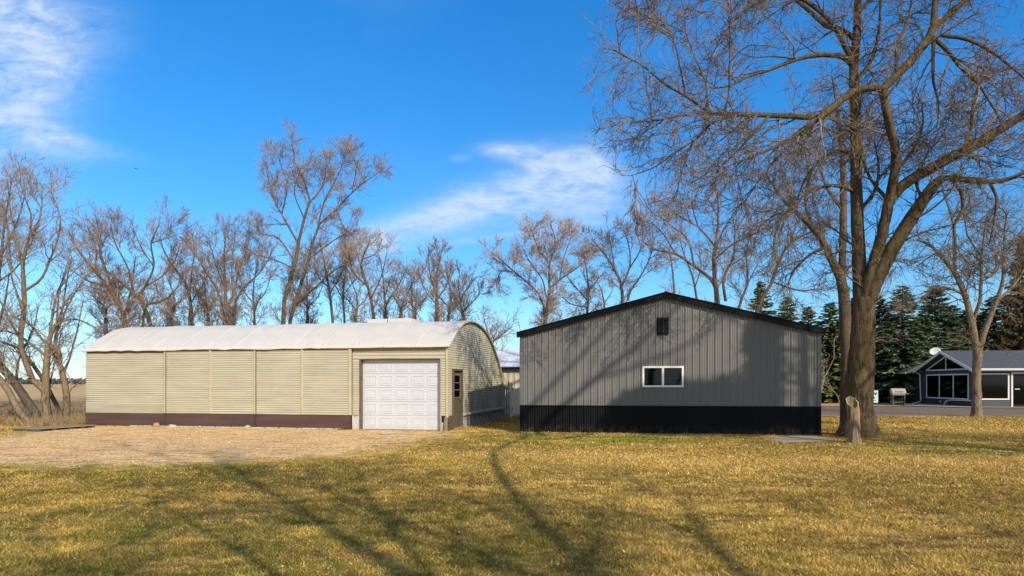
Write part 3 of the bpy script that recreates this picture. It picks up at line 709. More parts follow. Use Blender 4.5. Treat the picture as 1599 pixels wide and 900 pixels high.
    MB().prism([(yr+.15, zb+.05), (yc-.03, zb+.05), (yc-.03, zt-.06)], 'x', -.040, -.036).build('pane', M['glass'], tw)
    MB().prism([(yc+.03, zb+.05), (yl-.15, zb+.05), (yc+.03, zt-.06)], 'x', -.040, -.036).build('pane', M['glass'], tw)
    MB().prism([(yr+.12, zb+.04), (yl-.12, zb+.04), (yc, zt-.04)], 'x', -.030, -.026).build('dark_interior', M['dark'], tw)
    # glazed door
    dr = MB().box(2.22, -.07, 0, 2.32, -.005, 2.30).box(3.50, -.07, 0, 3.60, -.005, 2.30).box(2.32, -.07, 2.20, 3.50, -.005, 2.30).build('door', M['house_trim'], t)
    MB().box(2.32, -.03, .02, 3.50, -.02, 2.20).build('door_leaf', M['dark'], dr); MB().box(2.38, -.045, .2, 3.44, -.038, 2.1).build('pane', M['glass'], dr)
    MB().box(2.44, -.07, 1.18, 2.74, -.045, 1.24).build('door_handle', M['gutter'], dr)
    # downspouts
    MB().tube([(-.35, 7.3, 2.45), (-.12, 7.1, 2.25), (-.10, 7.0, .35), (-.3, 6.6, .22), (-1.6, 4.9, .08)], .05, 6).build('downspout', M['gutter'], t)
    MB().tube([(-.12, .25, .44), (-.12, 2.95, .40), (-.22, 3.15, .30), (-.30, 3.3, .04)], .05, 6).build('downspout', M['gutter'], t)
    MB().box(-.04, 4.25, .22, -.018, 4.37, .34).build('outlet_cover', M['white_trim'], t)
    MB().box(-.04, -.03, 0, .05, .02, eh).build('corner_board', M['house'], t)
    # lower wing beyond the gable end
    MB().box(.15, Wd+.02, 0, 5, 9.8, 2.4).build('rear_wing', M['house'], t)
    MB().pts([(-1.0, Wd+.45, 2.42), (5.5, Wd+.45, 2.42), (5.5, 10.4, 2.42), (-1.0, 10.4, 2.42), (.9, 8.8, 3.15), (5.5, 8.8, 3.15),
              (-1.0, Wd+.45, 2.34), (5.5, Wd+.45, 2.34), (5.5, 10.4, 2.34), (-1.0, 10.4, 2.34)],
             [(0, 1, 5, 4), (1, 2, 5), (2, 3, 4, 5), (3, 0, 4), (9, 8, 7, 6), (0, 6, 7, 1), (3, 9, 6, 0), (2, 8, 9, 3), (1, 7, 8, 2)]).build('wing_roof', M['shingle'], t)
    MB().box(-1.03, Wd+.42, 2.32, -.99, 10.43, 2.43).build('wing_fascia', M['gutter'], t)
    # satellite dish on the rear roof slope near the rake
    ds = MB(); n = 16; c = Vector((-.25, 4.55, 3.86)); ax = Vector((-.45, -.75, .45)).normalized(); a = ax.cross(Vector((0, 0, 1))).normalized(); b = ax.cross(a)
    rings = [(0, 0), (.16, .02), (.28, .06), (.36, .10)]; vs = [c]
    for rr, dd in rings[1:]: vs += [c+ax*dd+(a*math.cos(2*math.pi*i/n)+b*math.sin(2*math.pi*i/n)*.85)*rr for i in range(n)]
    fs = [(0, 1+i, 1+(i+1) % n) for i in range(n)]+[(1+k_*n+i, 1+(k_+1)*n+i, 1+(k_+1)*n+(i+1) % n, 1+k_*n+(i+1) % n) for k_ in range(2) for i in range(n)]
    ds.pts(vs, fs); dish_o = ds.build('satellite_dish', M['white_trim'], rf, smooth=True)
    sm = dish_o.modifiers.new('thick', 'SOLIDIFY'); sm.thickness = .015
    MB().tube([(-.20, 4.6, 3.50), (-.22, 4.6, 3.80), tuple(c)], .02, 6).build('dish_mast', M['steel'], dish_o)
    MB().tube([tuple(c-b*(-.3)+ax*.05), tuple(c+ax*.42)], .012, 6).build('dish_arm', M['steel'], dish_o)
    wp = [(-3.6, 1.9), (-1.2, -1.6), (14, -1.9), (14, -.03), (-.06, -.03), (-.06, 7.2), (-1.2, 7.2)]
    c_, s_ = math.cos(ang), math.sin(ang)
    flat('walkway', [(O.x+c_*x-s_*y, O.y+s_*x+c_*y) for x, y in wp], .05, M['concrete'])
build_house()

# grill and sign
def build_grill():
    o = px2w(1402, 634, 49); o.z = 0
    t = empty('barbecue_grill', o, -.25, 'barbecue grill with a slanted tan lid standing left of the blue house', 'grill')
    MB().prism([(-.30, .72), (.30, .72), (.30, .86), (-.30, .86)], 'x', -.42, .42).build('firebox', M['steel'], t, bevel=.02)
    MB().prism([(-.32, .86), (.32, .86), (.30, 1.06), (.12, 1.22), (-.05, 1.20), (-.30, .98)], 'x', -.46, .46).build('lid', M['grill_lid'], t, bevel=.02)
    MB().box(.48, -.22, .82, .72, .22, .86).build('side_shelf', M['steel'], t)
    for x in (-.38, .38):
        for y in (-.24, .24): MB().tube([(x, y, 0), (x, y, .72)], .02, 6).build('leg', M['steel'], t)
    MB().box(-.38, -.24, .22, .38, .24, .25).build('bottom_shelf', M['steel'], t)
    MB().tube([(-.3, -.36, 1.0), (.3, -.36, 1.0)], .015, 6).build('lid_handle', M['dark'], t)
build_grill()
def build_sign():
    o = px2w(1366.5, 632, 48); o.z = 0
    t = empty('yard_sign', o, -.05, 'small pale yard sign with dark marks at the edge of the spruces', 'sign')
    f = MB().box(-.20, -.012, .22, .20, .012, 1.08).build('sign_panel', M['sign_white'], t, bevel=.004)
    k = MB()   # an irregular dark emblem: a leaning figure shape over short bars
    k.prism([(-.04, .80), (.02, .72), (.10, .80), (.13, .93), (.05, .98), (.03, .88), (-.03, .92), (-.09, .86)], 'y', -.016, -.0125)
    k.build('emblem', M['sign_ink'], f)
    MB().prism([(-.12, .52), (.02, .50), (.00, .60), (-.10, .62)], 'y', -.016, -.0125).build('emblem', M['sign_ink'], f)
    MB().box(-.10, -.016, .36, .04, -.0125, .41).build('emblem', M['sign_ink'], f)
    for x in (-.14, .14): MB().tube([(x, .0, 0), (x, .0, .22)], .012, 6).build('stake', M['steel'], t)
build_sign()

# ------------------------------------------------------------------ hollow log post
def build_log():
    o = gnd(1334.5, 691.5)
    t = empty('hollow_log', o, 0, 'upright hollow weathered log with slanted pale rim standing before the big tree', 'log')
    n = 40; V = []; H = [-.05, .05, .15, .35, .6, .85, 1.0, 1.1]; rg = np.random.default_rng(2)
    bump = 1+.05*np.sin(np.arange(n)*2*np.pi/n*3+1)+rg.normal(0, .03, n)
    for iz, h in enumerate(H):
        for i in range(n):
            a = 2*math.pi*i/n; r = .160*bump[i]*(1+.06*math.sin(3*a+h*4)+.05*math.sin(7*a-h*9))*(1+.22*max(0, 1-h/.25)**2*(1 if h < .25 else 0))*(1-.03*h)
            lean = -.055*h
            z = h
            if iz >= 4: z = h+(h-.6)/.5*.15*math.sin(a)*1.0
            V.append((r*math.cos(a)+lean, r*math.sin(a)+0*h, z))
    F_ = [(k*n+i, k*n+(i+1) % n, (k+1)*n+(i+1) % n, (k+1)*n+i) for k in range(len(H)-1) for i in range(n)]
    m = MB().pts(V, F_); body = m.build('bark_shell', M['silver_log'], t, smooth=True)
    top = V[-n:]; cx = sum(v[0] for v in top)/n; cy = sum(v[1] for v in top)/n
    def ring(sc_, dz): return [(cx+(v[0]-cx)*sc_, cy+(v[1]-cy)*sc_, v[2]+dz) for v in top]
    r0, r1 = ring(1.01, .001), ring(.86, .004)
    MB().pts(r0+r1, [(i, (i+1) % n, n+(i+1) % n, n+i) for i in range(n)]).build('cut_rim', M['cut_wood'], t)
    r2, r3 = ring(.86, .003), ring(.66, -.24)
    MB().pts(r2+r3, [(i, (i+1) % n, n+(i+1) % n, n+i) for i in range(n)]+[tuple(range(n, 2*n))]).build('hollow', mat('hollow_wood', (.20, .16, .07), .9, .25, 9), t)
build_log()

# ------------------------------------------------------------------ rocks, pallet, bird
def rock(p, s, m, label, seed):
    rg = random.Random(seed); b = [];
    import bmesh
    bm = bmesh.new(); bmesh.ops.create_icosphere(bm, subdivisions=3, radius=1)
    from mathutils import noise
    for v in bm.verts:
        d = 1+.35*noise.noise(v.co*1.3+Vector((seed, 0, 0)))+.1*noise.noise(v.co*4+Vector((0, seed, 0)))
        v.co = Vector((v.co.x*s[0], v.co.y*s[1], v.co.z*s[2]))*d
    me = bpy.data.meshes.new('rock'); bm.to_mesh(me); bm.free(); me.materials.append(m)
    o = bpy.data.objects.new('rock', me); col.objects.link(o); o.location = (p.x, p.y, s[2]*.45)
    tag(o, label, 'rock', 'rocks at the foot of the shed skirt')
rock(on_shed(ux(252), -.26), (.13, .10, .11), M['rock_pink'], 'pinkish rock at the foot of the brown skirt, leftmost of the rocks', 3)
rock(on_shed(ux(277), -.28), (.17, .10, .07), M['rock_grey'], 'flat pale rock just right of the leftmost pinkish rock', 9)
rock(on_shed(ux(393), -.25), (.12, .10, .08), M['rock_grey'], 'rounded pale rock alone by the middle of the brown skirt', 14)
rock(on_shed(ux(318), -.2), (.07, .06, .04), M['rock_grey'], 'tiny pale stone between the flat rock and the middle rock', 21)
def build_scrap():
    p = on_shed(ux(541), -.28)
    m = MB(); rg = random.Random(5)
    for i in range(9):
        a = Vector((rg.uniform(-.28, .22), rg.uniform(-.1, .1), rg.uniform(.02, .07))); d = Vector((rg.uniform(.12, .3), rg.uniform(-.1, .1), rg.uniform(-.03, .05)))
        m.bar(a, a+d, rg.uniform(.03, .07), .02)
    o = m.build('scrap_pile', M['rust'], None, label='small pile of rusty scrap on the gravel left of the overhead door', cat='scrap pile'); o.location = p
build_scrap()
def build_platform():
    A = gnd(60, 674.5); B = gnd(150, 668.0); c = (A+B)/2; d = (B-A); L = d.length; ang = math.atan2(d.y, d.x)
    t = empty('wooden_platform', c, ang, 'low weathered wooden platform lying on the gravel left of the shed', 'platform')
    n = 7
    for i in range(n): MB().box(-L/2, i*.17, .07, L/2, i*.17+.155, .10).build('deck_board', M['grey_wood'], t, bevel=.004)
    for x in (-L/2+.02, -L/4, 0, L/4, L/2-.12): MB().box(x, .02, 0, x+.10, n*.17-.03, .069).build('joist', M['dark_wood'], t)
build_platform()
def build_bird():
    c = px2w(212, 264, 60)
    m = MB().tube([(-.20, 0, 0), (-.12, 0, .01), (0, 0, .02), (.10, 0, .015), (.16, 0, .02), (.20, 0, .01)], [.01, .04, .06, .045, .03, .005], 8)
    for s_ in (-1, 1):
        m.pts([(-.07, s_*.03, .02), (.08, s_*.03, .02), (.06, s_*.25, .07), (.0, s_*.46, .05), (-.06, s_*.25, .06), (-.07, s_*.03, .03), (.08, s_*.03, .03), (.06, s_*.25, .08), (.0, s_*.46, .06), (-.06, s_*.25, .07)],
              [(0, 1, 2, 4), (4, 2, 3), (9, 7, 6, 5), (8, 7, 9)])
    m.pts([(-.18, -.02, 0), (-.30, -.06, 0), (-.30, .06, 0), (-.18, .02, 0), (-.18, -.02, .01), (-.30, -.06, .01), (-.30, .06, .01), (-.18, .02, .01)], [(0, 1, 2, 3), (7, 6, 5, 4)])
    o = m.build('bird', M['bird'], None, label='small dark bird flying high in the blue sky on the left', cat='bird'); o.location = c; o.rotation_euler = (.2, .15, 2.0); o.scale = (.5, .5, .5)
build_bird()

# ------------------------------------------------------------------ bare trees
def smooth_path(P, n):
    P = np.asarray(P, float)
    d = np.concatenate([[0], np.cumsum(np.linalg.norm(np.diff(P[:, :3], axis=0), axis=1))]); t = np.linspace(0, d[-1], n)
    if len(P) < 3: return np.stack([np.interp(t, d, P[:, k]) for k in range(P.shape[1])], 1)
    out = []
    m = np.zeros_like(P); m[1:-1] = (P[2:]-P[:-2])/(d[2:]-d[:-2])[:, None]; m[0] = (P[1]-P[0])/(d[1]-d[0]); m[-1] = (P[-1]-P[-2])/(d[-1]-d[-2])
    for x in t:
        i = min(max(np.searchsorted(d, x)-1, 0), len(d)-2); h = d[i+1]-d[i]; s = (x-d[i])/h
        out.append((2*s**3-3*s**2+1)*P[i]+(s**3-2*s**2+s)*h*m[i]+(-2*s**3+3*s**2)*P[i+1]+(s**3-s**2)*h*m[i+1])
    return np.array(out)
def tubes(P, Rr, k, rng=None, rough=0.0, cap=False):
    """P (B,n,3), Rr (B,n) -> verts, quads"""
    B, n, _ = P.shape
    T = np.gradient(P, axis=1); T /= np.linalg.norm(T, axis=2, keepdims=True)+1e-9
    ref = np.where(np.abs(T[:, :1, 2:3]) > .9, np.array([1., 0, 0]), np.array([0, 0, 1.]))
    ref = np.broadcast_to(ref, T.shape)
    A = np.cross(T, ref); A /= np.linalg.norm(A, axis=2, keepdims=True)+1e-9; Bv = np.cross(T, A)
    an = np.arange(k)*2*np.pi/k
    rr = Rr[:, :, None]*np.ones(k)
    if rough and rng is not None: rr = rr*(1+rough*rng.normal(0, 1, rr.shape))
    V = P[:, :, None, :]+rr[..., None]*(np.cos(an)[None, None, :, None]*A[:, :, None, :]+np.sin(an)[None, None, :, None]*Bv[:, :, None, :])
    b, i, j = np.meshgrid(np.arange(B), np.arange(n-1), np.arange(k), indexing='ij')
    base = b*n*k; a0 = base+i*k+j; a1 = base+i*k+(j+1) % k
    Q = np.stack([a0, a1, a1+k, a0+k], -1).reshape(-1, 4)
    return V.reshape(-1, 3), Q
def spawn(P, Rr, rng, per_m, length, ang=(30, 60), trop=0.0, wob=.15, npts=5, rmin=.006, rfac=.6, t0=.15, zmin=None, lenfac=.5, up0=0.0, taper=.35, clip=None):
    B, n, _ = P.shape
    L = np.linalg.norm(np.diff(P, axis=1), axis=2).sum(1)
    cnt = rng.poisson(per_m*L); idx = np.repeat(np.arange(B), cnt)
    if len(idx) == 0: return np.zeros((0, npts, 3)), np.zeros((0, npts))
    t = t0+(1-t0)*rng.random(len(idx))**.85
    # make sure tips carry a child
    idx = np.concatenate([idx, np.arange(B)]); t = np.concatenate([t, np.full(B, .98)])
    x = t*(n-1); i = np.minimum(x.astype(int), n-2); f = (x-i)[:, None]
    p = P[idx, i]*(1-f)+P[idx, i+1]*f; d = P[idx, i+1]-P[idx, i]; d /= np.linalg.norm(d, axis=1, keepdims=True)+1e-9
    r = Rr[idx, i]*(1-f[:, 0])+Rr[idx, i+1]*f[:, 0]
    if zmin is not None:
        k = p[:, 2] > zmin; p, d, r, t, idx = p[k], d[k], r[k], t[k], idx[k]
    m = len(p); rv = rng.normal(size=(m, 3)); rv[:, 2] += up0; s = rv-(rv*d).sum(1, keepdims=True)*d; s /= np.linalg.norm(s, axis=1, keepdims=True)+1e-9
    a = np.radians(rng.uniform(*ang, m))[:, None]
    d = d*np.cos(a)+s*np.sin(a)
    ln = length*rng.uniform(.45, 1.25, m)*(1-lenfac*t)
    step = (ln/(npts-1))[:, None]; pts = [p]; dd = d
    for q in range(npts-1):
        dd = dd+rng.normal(0, wob, (m, 3))+np.array([0, 0, trop])*(1.0 if trop > 0 else (1.0-.9*q/(npts-1)*0)); dd /= np.linalg.norm(dd, axis=1, keepdims=True)
        pts.append(pts[-1]+dd*step)
    Pn = np.stack(pts, 1)
    r0 = np.minimum(r*rfac, .010+ln*.013); r0 = np.maximum(r0, rmin)
    Rn = r0[:, None]*np.linspace(1, taper, npts)[None, :]; Rn = np.maximum(Rn, rmin*.75)
    k = (Pn[:, :, 2].min(1) > .25)
    return Pn[k], Rn[k]

def stroke_arrays(strokes, D, rng, dspread=.16, n=14, jit=.02):
    """strokes: lists of (px, py, r_px); each later stroke attaches (in depth) to the nearest earlier point"""
    Ps, Rs, pxs, deps = [], [], [], []
    for si, st in enumerate(strokes):
        end = None
        if isinstance(st, tuple): st, end = st
        q = np.array(st, float)
        if si == 0: d0 = D; 
        else:
            allp = np.vstack(pxs); alld = np.concatenate(deps)
            k = np.argmin(np.hypot(allp[:, 0]-q[0, 0], allp[:, 1]-q[0, 1])); d0 = alld[k]
        ln = np.hypot(*(q[-1, :2]-q[0, :2]))*D/F
        if end is None: end = (rng.uniform(.4, 1)*rng.choice([-1, 1]))*ln*dspread*2 if si else 0
        seg = np.concatenate([[0], np.cumsum(np.hypot(*np.diff(q[:, :2], axis=0).T))]); fr = seg/seg[-1]
        dd = d0+end*fr
        W = np.stack([(q[:, 0]-CX)*dd/F, dd, CH+(HZ-q[:, 1])*dd/F, q[:, 2]*dd/F], 1)
        S = smooth_path(W, n); S[1:-1, :3] += rng.normal(0, jit, (n-2, 3))*np.maximum(S[1:-1, 3:4]*3, .3)
        Ps.append(S[:, :3]); Rs.append(np.maximum(S[:, 3], .008))
        pf = np.linspace(0, 1, 20); pxs.append(np.stack([np.interp(pf, fr, q[:, 0]), np.interp(pf, fr, q[:, 1])], 1)); deps.append(np.interp(pf, fr, dd))
    return np.array(Ps), np.array(Rs)

def make_tree(name, label, P, Rr, base, levels, barkm, twigm, seed, cat='tree', group=None, sides=9, rough=.03, zmin=None):
    rng = np.random.default_rng(seed)
    b = Vector(base); t = empty(name, b, 0, label, cat, group); bn = np.array(b)
    V, Q = tubes(P-bn, Rr, sides, rng, rough); np_mesh('trunk', V, Q, barkm, t, smooth=True)
    Vs, Qs, off = [], [], 0; cp, cr = P, Rr; skip_first = True
    src = [(P, Rr)]
    for li, lv in enumerate(levels):
        lv = dict(lv); k = lv.pop('k', 3); both = lv.pop('both', False)
        if both and len(src) > 1:
            outs = [spawn(a, c, rng, **dict(lv, per_m=lv['per_m']*w), zmin=zmin) for (a, c), w in ((src[-1], 1), (src[-2], .45))]
            cp = np.concatenate([o[0] for o in outs]); cr = np.concatenate([o[1] for o in outs])
        else: cp, cr = spawn(src[-1][0], src[-1][1], rng, zmin=zmin, **lv)
        src.append((cp, cr))
        v, q = tubes(cp-bn, cr, k); Vs.append(v); Qs.append(q+off); off += len(v)
    np_mesh('crown', np.vstack(Vs), np.vstack(Qs), twigm, t, smooth=False)
    return t, sum(len(q) for q in Qs)

FAR = lambda s=1.0, tr=.06, dn=1.0, rm=.010: [
    dict(per_m=1.3*dn, length=3.4*s, ang=(25, 55), trop=tr, wob=.16, npts=7, rmin=rm*1.8, rfac=.6, t0=.25, k=5),
    dict(per_m=2.1*dn, length=1.7*s, ang=(25, 60), trop=tr, wob=.2, npts=5, rmin=rm*1.25, rfac=.6, t0=.15, k=4, both=True),
    dict(per_m=3.0*dn, length=1.0*s, ang=(20, 48), trop=tr*.9, wob=.14, npts=4, rmin=rm, rfac=.7, t0=.15, k=3, both=True),
    dict(per_m=3.4*dn, length=.55*s, ang=(20, 45), trop=tr*.8, wob=.13, npts=3, rmin=rm*.8, rfac=.8, t0=.1, k=3)]
tot = 0
def far_tree(label, D, strokes, bark='bark_grey', twig='tw_grey', s=1.0, tr=.06, dn=1.0, seed=1, group='bare trees in the row behind the shed', rm=None, name='bare_tree'):
    global tot
    rng = np.random.default_rng(seed)
    # trunk foot: extend the first stroke down to the ground
    st = [[(a, b, c*(.60 if D > 35 else .70)) for a, b, c in x] for x in strokes]
    for q in range(1, len(st)):
        if st[q][0][1] > 478 and D > 35: st[q] = [(st[q][0][0], HZ+F*CH/D, st[q][0][2]*1.2)]+st[q]
    x0, y0, r0 = st[0][0]; gy_ = HZ+F*CH/D
    if y0 < gy_-3: st[0] = [(x0+(x0-st[0][1][0])*.15, gy_+1, r0*1.35)]+st[0]
    P, Rr = stroke_arrays(st, D, rng)
    P[0, 0, 2] = -.05
    base = (P[0, 0, 0], P[0, 0, 1], 0)
    _, k = make_tree(name, label, P, Rr, base, FAR(s*1.08, tr, dn*1.1, rm if rm else max(.006, D*.00021)), M[bark], M[twig], seed, group=group, sides=7, zmin=1.3)
    tot += k

GL = 'bare trees on the left by the field'; GS = 'bare trees in the row behind the shed'; GB = 'bare trees beyond the grey barn'
far_tree('pale twisting bare tree with two stems, nearest to the left end of the shed', 27.8,
    [[(72,660,11),(71,612,8.5),(73,558,6.5),(76,533,5.5),(88,507,3.6),(104,500,2.6),(122,499,2),(150,512,1)],
     [(71,612,6.5),(56,602,6),(37,558,6),(32,529,5.6),(37,485,5.4),(38,455,5),(35,420,4),(38,395,3.2),(46,372,2.7),(49,338,2),(37,304,1.4),(29,279,1)],
     [(38,455,3.2),(64,436,2.8),(78,406,2.3),(93,362,1.8),(93,333,1.2),(80,300,.8)], [(46,372,2),(58,350,1.8),(64,333,1.5),(66,289,.9)],
     [(76,533,3),(86,470,2.4),(100,430,1.6),(110,390,1)], [(32,529,3),(15,500,2.5),(0,470,2),(-25,440,1.4)], [(37,485,3),(20,440,2),(14,390,1.4),(10,340,1)],
     [(35,420,2.4),(22,360,1.8),(15,320,1.3),(12,280,.8)], [(73,558,3.2),(52,540,2.7),(20,520,2.2),(-10,515,1.8)], [(88,507,2),(95,450,1.5),(120,420,1)]],
    'bark_tan', 'tw_grey', .50, .05, 1.25, 11, GL)
far_tree('bare tree with a broken snag, right-hand one of the pair beside the shed', 28.4,
    [[(103,656,8),(103,612,7),(96,577,6),(86,553,5),(88,520,3.6),(98,480,2.4),(104,440,1.6),(112,400,1)],
     [(98,585,3.2),(110,556,2),(117,528,1.7),(124,500,1.4),(130,470,1)], [(94,570,4.6),(93,556,4.5),(92,545,3.8)], [(104,615,2),(120,600,1.3),(136,592,.9)],
     [(86,553,3.4),(66,530,2.8),(44,505,2.4),(20,495,2)], [(88,520,2.4),(110,470,1.8),(135,430,1)]],
    'bark_tan', 'tw_grey', .50, .04, 1.2, 12, GL)
far_tree('dark leaning bare tree, slanting out of the left edge above the brush', 28.0,
    [[(58,650,9),(45,632,9),(24,600,8.5),(0,570,8),(-30,530,6.5),(-60,480,4)], [(0,570,4),(-4,520,3),(8,470,2),(14,430,1.2)], [(24,600,3),(30,560,2),(50,520,1.6),(60,480,1)]],
    'bark_grey', 'tw_dark', .5, .03, 1.1, 13, GL)
far_tree('tan leaning bare tree, lowest of the slanting trunks at the left edge', 27.0,
    [[(40,655,7),(28,640,7),(12,610,6.5),(-6,585,6),(-40,540,5)], [(12,610,3),(6,570,2),(-10,530,1.4)]], 'bark_tan', 'tw_grey', .45, .03, 1.0, 14, GL)
far_tree('thin bare tree leaning left behind the twin-stemmed tree by the shed', 31.0,
    [[(98,652,5),(88,632,5),(76,610,4.6),(55,575,4),(30,545,3.2),(5,535,2.4)], [(76,610,2.4),(84,570,1.6),(96,520,1)]], 'bark_grey', 'tw_dark', .5, .04, 1.1, 15, GL)
far_tree('tall bare tree at the far left edge with a high rounded crown', 44.0,
    [[(-8,560,5),(-6,470,4.4),(2,400,3.6),(8,340,2.4),(18,285,1.2)], [(-6,470,3),(-30,400,2.4),(-40,320,1.4)], [(2,400,2.6),(26,350,1.8),(40,300,1.2)], [(-2,440,2.4),(24,420,1.8),(50,380,1)]],
    'bark_grey', 'tw_grey', .75, .06, 1.1, 16, GL)
far_tree('rusty-twigged bare tree, leftmost one rising behind the white roof', 50,
    [[(196,516,5),(192,488,5),(168,448,4.5),(148,424,3.5),(120,388,2.4),(108,362,1.4)], [(192,488,3),(176,450,2.4),(160,405,1.8),(150,365,1)], [(168,448,2.6),(140,440,2),(114,424,1.2)], [(194,500,2.6),(205,450,2),(212,400,1.2)],
     [(148,424,2),(150,390,1.5),(136,352,.9)]], 'bark_moss', 'tw_red', .68, .08, 1.12, 21)
far_tree('rusty-brown bare tree with a domed top, second from the left behind the roof', 50,
    [[(236,516,5.5),(226,480,5),(216,464,4.6),(188,440,3.2),(160,416,2.4),(156,376,1.4),(160,350,.8)], [(216,464,3.6),(226,448,3),(240,416,2.6),(236,380,2),(248,352,1)], [(208,456,3),(200,420,2.2),(180,380,1.6),(172,350,1)],
     [(226,448,2.4),(255,430,2),(272,408,1.6),(282,380,1)], [(240,416,2),(222,390,1.4),(208,356,.9)], [(226,480,2.6),(256,470,2),(285,440,1.2)], [(236,380,1.6),(262,370,1.2),(266,350,.7)]],
    'bark_moss', 'tw_red', .66, .08, 1.2, 22)
far_tree('slender bare tree between the domed rusty tree and the forked grey one', 54,
    [[(300,512,4.4),(296,460,3.6),(286,435,3),(276,424,2.6),(256,392,1.6),(250,370,.9)], [(296,460,2.6),(300,420,2),(304,392,1.4),(300,366,.8)], [(297,480,2),(320,440,1.5),(330,410,.9)]], 'bark_grey', 'tw_red', .62, .08, 1.1, 23)
far_tree('grey bare tree with a fan of limbs, next left of the tallest one', 52,
    [[(350,510,5),(352,480,4.6),(352,440,3.4),(350,410,2.4),(352,370,1.2)], [(352,480,3.6),(364,465,3),(372,424,2.2),(386,390,1.4),(390,362,.8)], [(350,492,3),(338,450,2.4),(320,424,1.8),(306,395,1)],
     [(366,500,4),(368,470,2.8),(390,440,2),(408,424,1.4),(424,395,.8)], [(351,450,2),(336,410,1.4),(326,372,.8)], [(364,465,2.2),(362,420,1.6),(368,360,.8)]],
    'bark_moss', 'tw_grey', .62, .09, 1.4, 24)
far_tree('tallest bare tree, its broad crown towering above the white roof', 55,
    [[(442,508,6),(445,463,5.6),(459,420,4.8),(466,381,4.2),(475,342,3.4),(484,317,2.8),(478,289,2.2),(460,253,1.4),(456,221,.8)],
     [(452,508,5),(465,460,4.6),(482,406,4),(497,353,3),(525,328,2.4),(550,300,1.8),(572,282,1.3),(594,268,.8)], [(484,317,2.4),(504,289,2),(511,246,1.2)], [(466,381,2.8),(440,335,2.2),(426,307,1.8),(418,275,1)],
     [(461,477,2.6),(493,449,2.2),(525,420,1.7),(548,412,1)], [(497,353,2.4),(506,317,1.8),(532,264,1.1),(536,240,.7)], [(459,420,2.2),(429,406,1.7),(404,399,1)], [(461,410,2),(433,371,1.6),(411,367,1)],
     [(440,335,1.8),(448,290,1.4),(436,250,.8)], [(475,342,1.9),(460,300,1.4),(470,262,.9)], [(525,328,1.8),(540,360,1.2),(560,375,.7)], [(550,300,1.4),(556,258,1),(548,238,.6)], [(482,406,2),(515,380,1.6),(550,358,1)]],
    'bark_moss', 'tw_grey', .72, .08, 1.35, 25)
far_tree('low bare tree just right of the tallest trunk', 56, [[(520,507,3.8),(512,440,3),(504,400,2),(498,372,1)], [(514,460,2),(532,430,1.5),(540,405,.9)], [(513,450,2),(496,430,1.4),(490,412,.8)]], 'bark_grey', 'tw_grey', .55, .08, 1.2, 26)
far_tree('bare tree with a tidy oval head behind the middle of the roof', 53,
    [[(584,502,4.2),(575,449,3.6),(564,420,2.8),(570,392,2),(578,376,1)], [(578,470,2.4),(596,430,1.8),(604,395,1)], [(575,449,2.2),(552,425,1.8),(545,395,1)], [(564,420,1.8),(556,390,1)], [(567,405,1.6),(588,395,1.2),(596,376,.7)]], 'bark_grey', 'tw_pale', .58, .09, 1.4, 27)
far_tree('thin dark bare tree behind the roof, between the tallest tree and the oval one', 58, [[(538,507,3),(536,450,2.4),(542,410,1.4),(546,385,.8)], [(537,470,1.8),(520,440,1.2)], [(537,460,1.6),(556,435,1)]], 'bark_grey', 'tw_dark', .55, .09, 1.2, 28)
far_tree('twiggy bare tree with reddish seed clumps right of the oval-headed one', 52, [[(604,503,3.4),(600,465,2.6),(598,430,1.8),(592,400,1)], [(602,480,2),(620,450,1.6),(632,425,.9)], [(600,465,1.6),(612,430,1.1)]], 'bark_grey', 'tw_red', .52, .09, 1.3, 29)
far_tree('stubby bare tree with rusty bark, lowest crown behind the roof', 48, [[(626,503,5.4),(626,485,4),(634,465,2.2),(645,440,1.2)], [(626,485,2),(616,465,1.4)], [(627,480,1.8),(650,470,1.2)]], 'bark_moss', 'tw_grey', .5, .09, 1.2, 30)
far_tree('narrow upright bare tree with an orange-brown trunk beside the roof vent', 48,
    [[(683,500,5.2),(682,464,4.2),(681,432,2.6),(686,410,1.6),(690,390,.8)], [(682,464,2.2),(672,430,1.5),(668,398,.8)], [(682,470,2.2),(700,440,1.6),(704,415,.9)], [(682,480,1.8),(664,455,1.2),(656,430,.8)]], 'bark_moss', 'tw_red', .42, .22, 1.5, 31)
far_tree('dark bare tree leaning right above the end of the white roof', 50,
    [[(726,499,3.8),(718,475,3.2),(728,452,2.2),(745,432,1.1)], [(718,475,2),(707,459,1.6),(699,437,.9)], [(719,470,1.8),(716,445,1.3),(718,425,.8)], [(722,490,1.6),(740,470,1.2),(750,455,.7)]], 'bark_grey', 'tw_dark', .48, .12, 1.4, 32)
far_tree('small bare tree in the gap between the arched shed and the grey barn', 46,
    [[(768,548,2.8),(769,534,2.4),(785,522,1.8),(800,510,1)], [(769,540,1.8),(760,515,1.4),(756,498,.8)], [(770,534,1.4),(778,510,1)]], 'bark_grey', 'tw_grey', .5, .05, 1.2, 33)
far_tree('pale pink-grey bare tree with wide heart-shaped crown, left of the barn ridge', 75,
    [[(850,509,5),(853,489,4.6),(858,451,3.4),(858,411,2.6),(868,384,1.8),(860,350,.8)], [(850,485,3.2),(839,456,2.6),(815,435,2.2),(802,424,1.9),(778,402,1.4),(766,394,.9)], [(858,450,2.6),(874,437,2.2),(904,416,1.7),(922,396,.9)],
     [(858,411,2),(842,392,1.6),(831,362,.9)], [(853,465,2.2),(847,437,1.8),(828,410,1.4),(815,385,.8)], [(802,424,1.4),(782,425,1.1),(775,445,.7)], [(868,384,1.4),(885,362,.8)], [(874,437,1.7),(880,405,1.4),(892,370,.8)]],
    'bark_grey', 'tw_pale', .80, .05, 1.25, 41, GB)
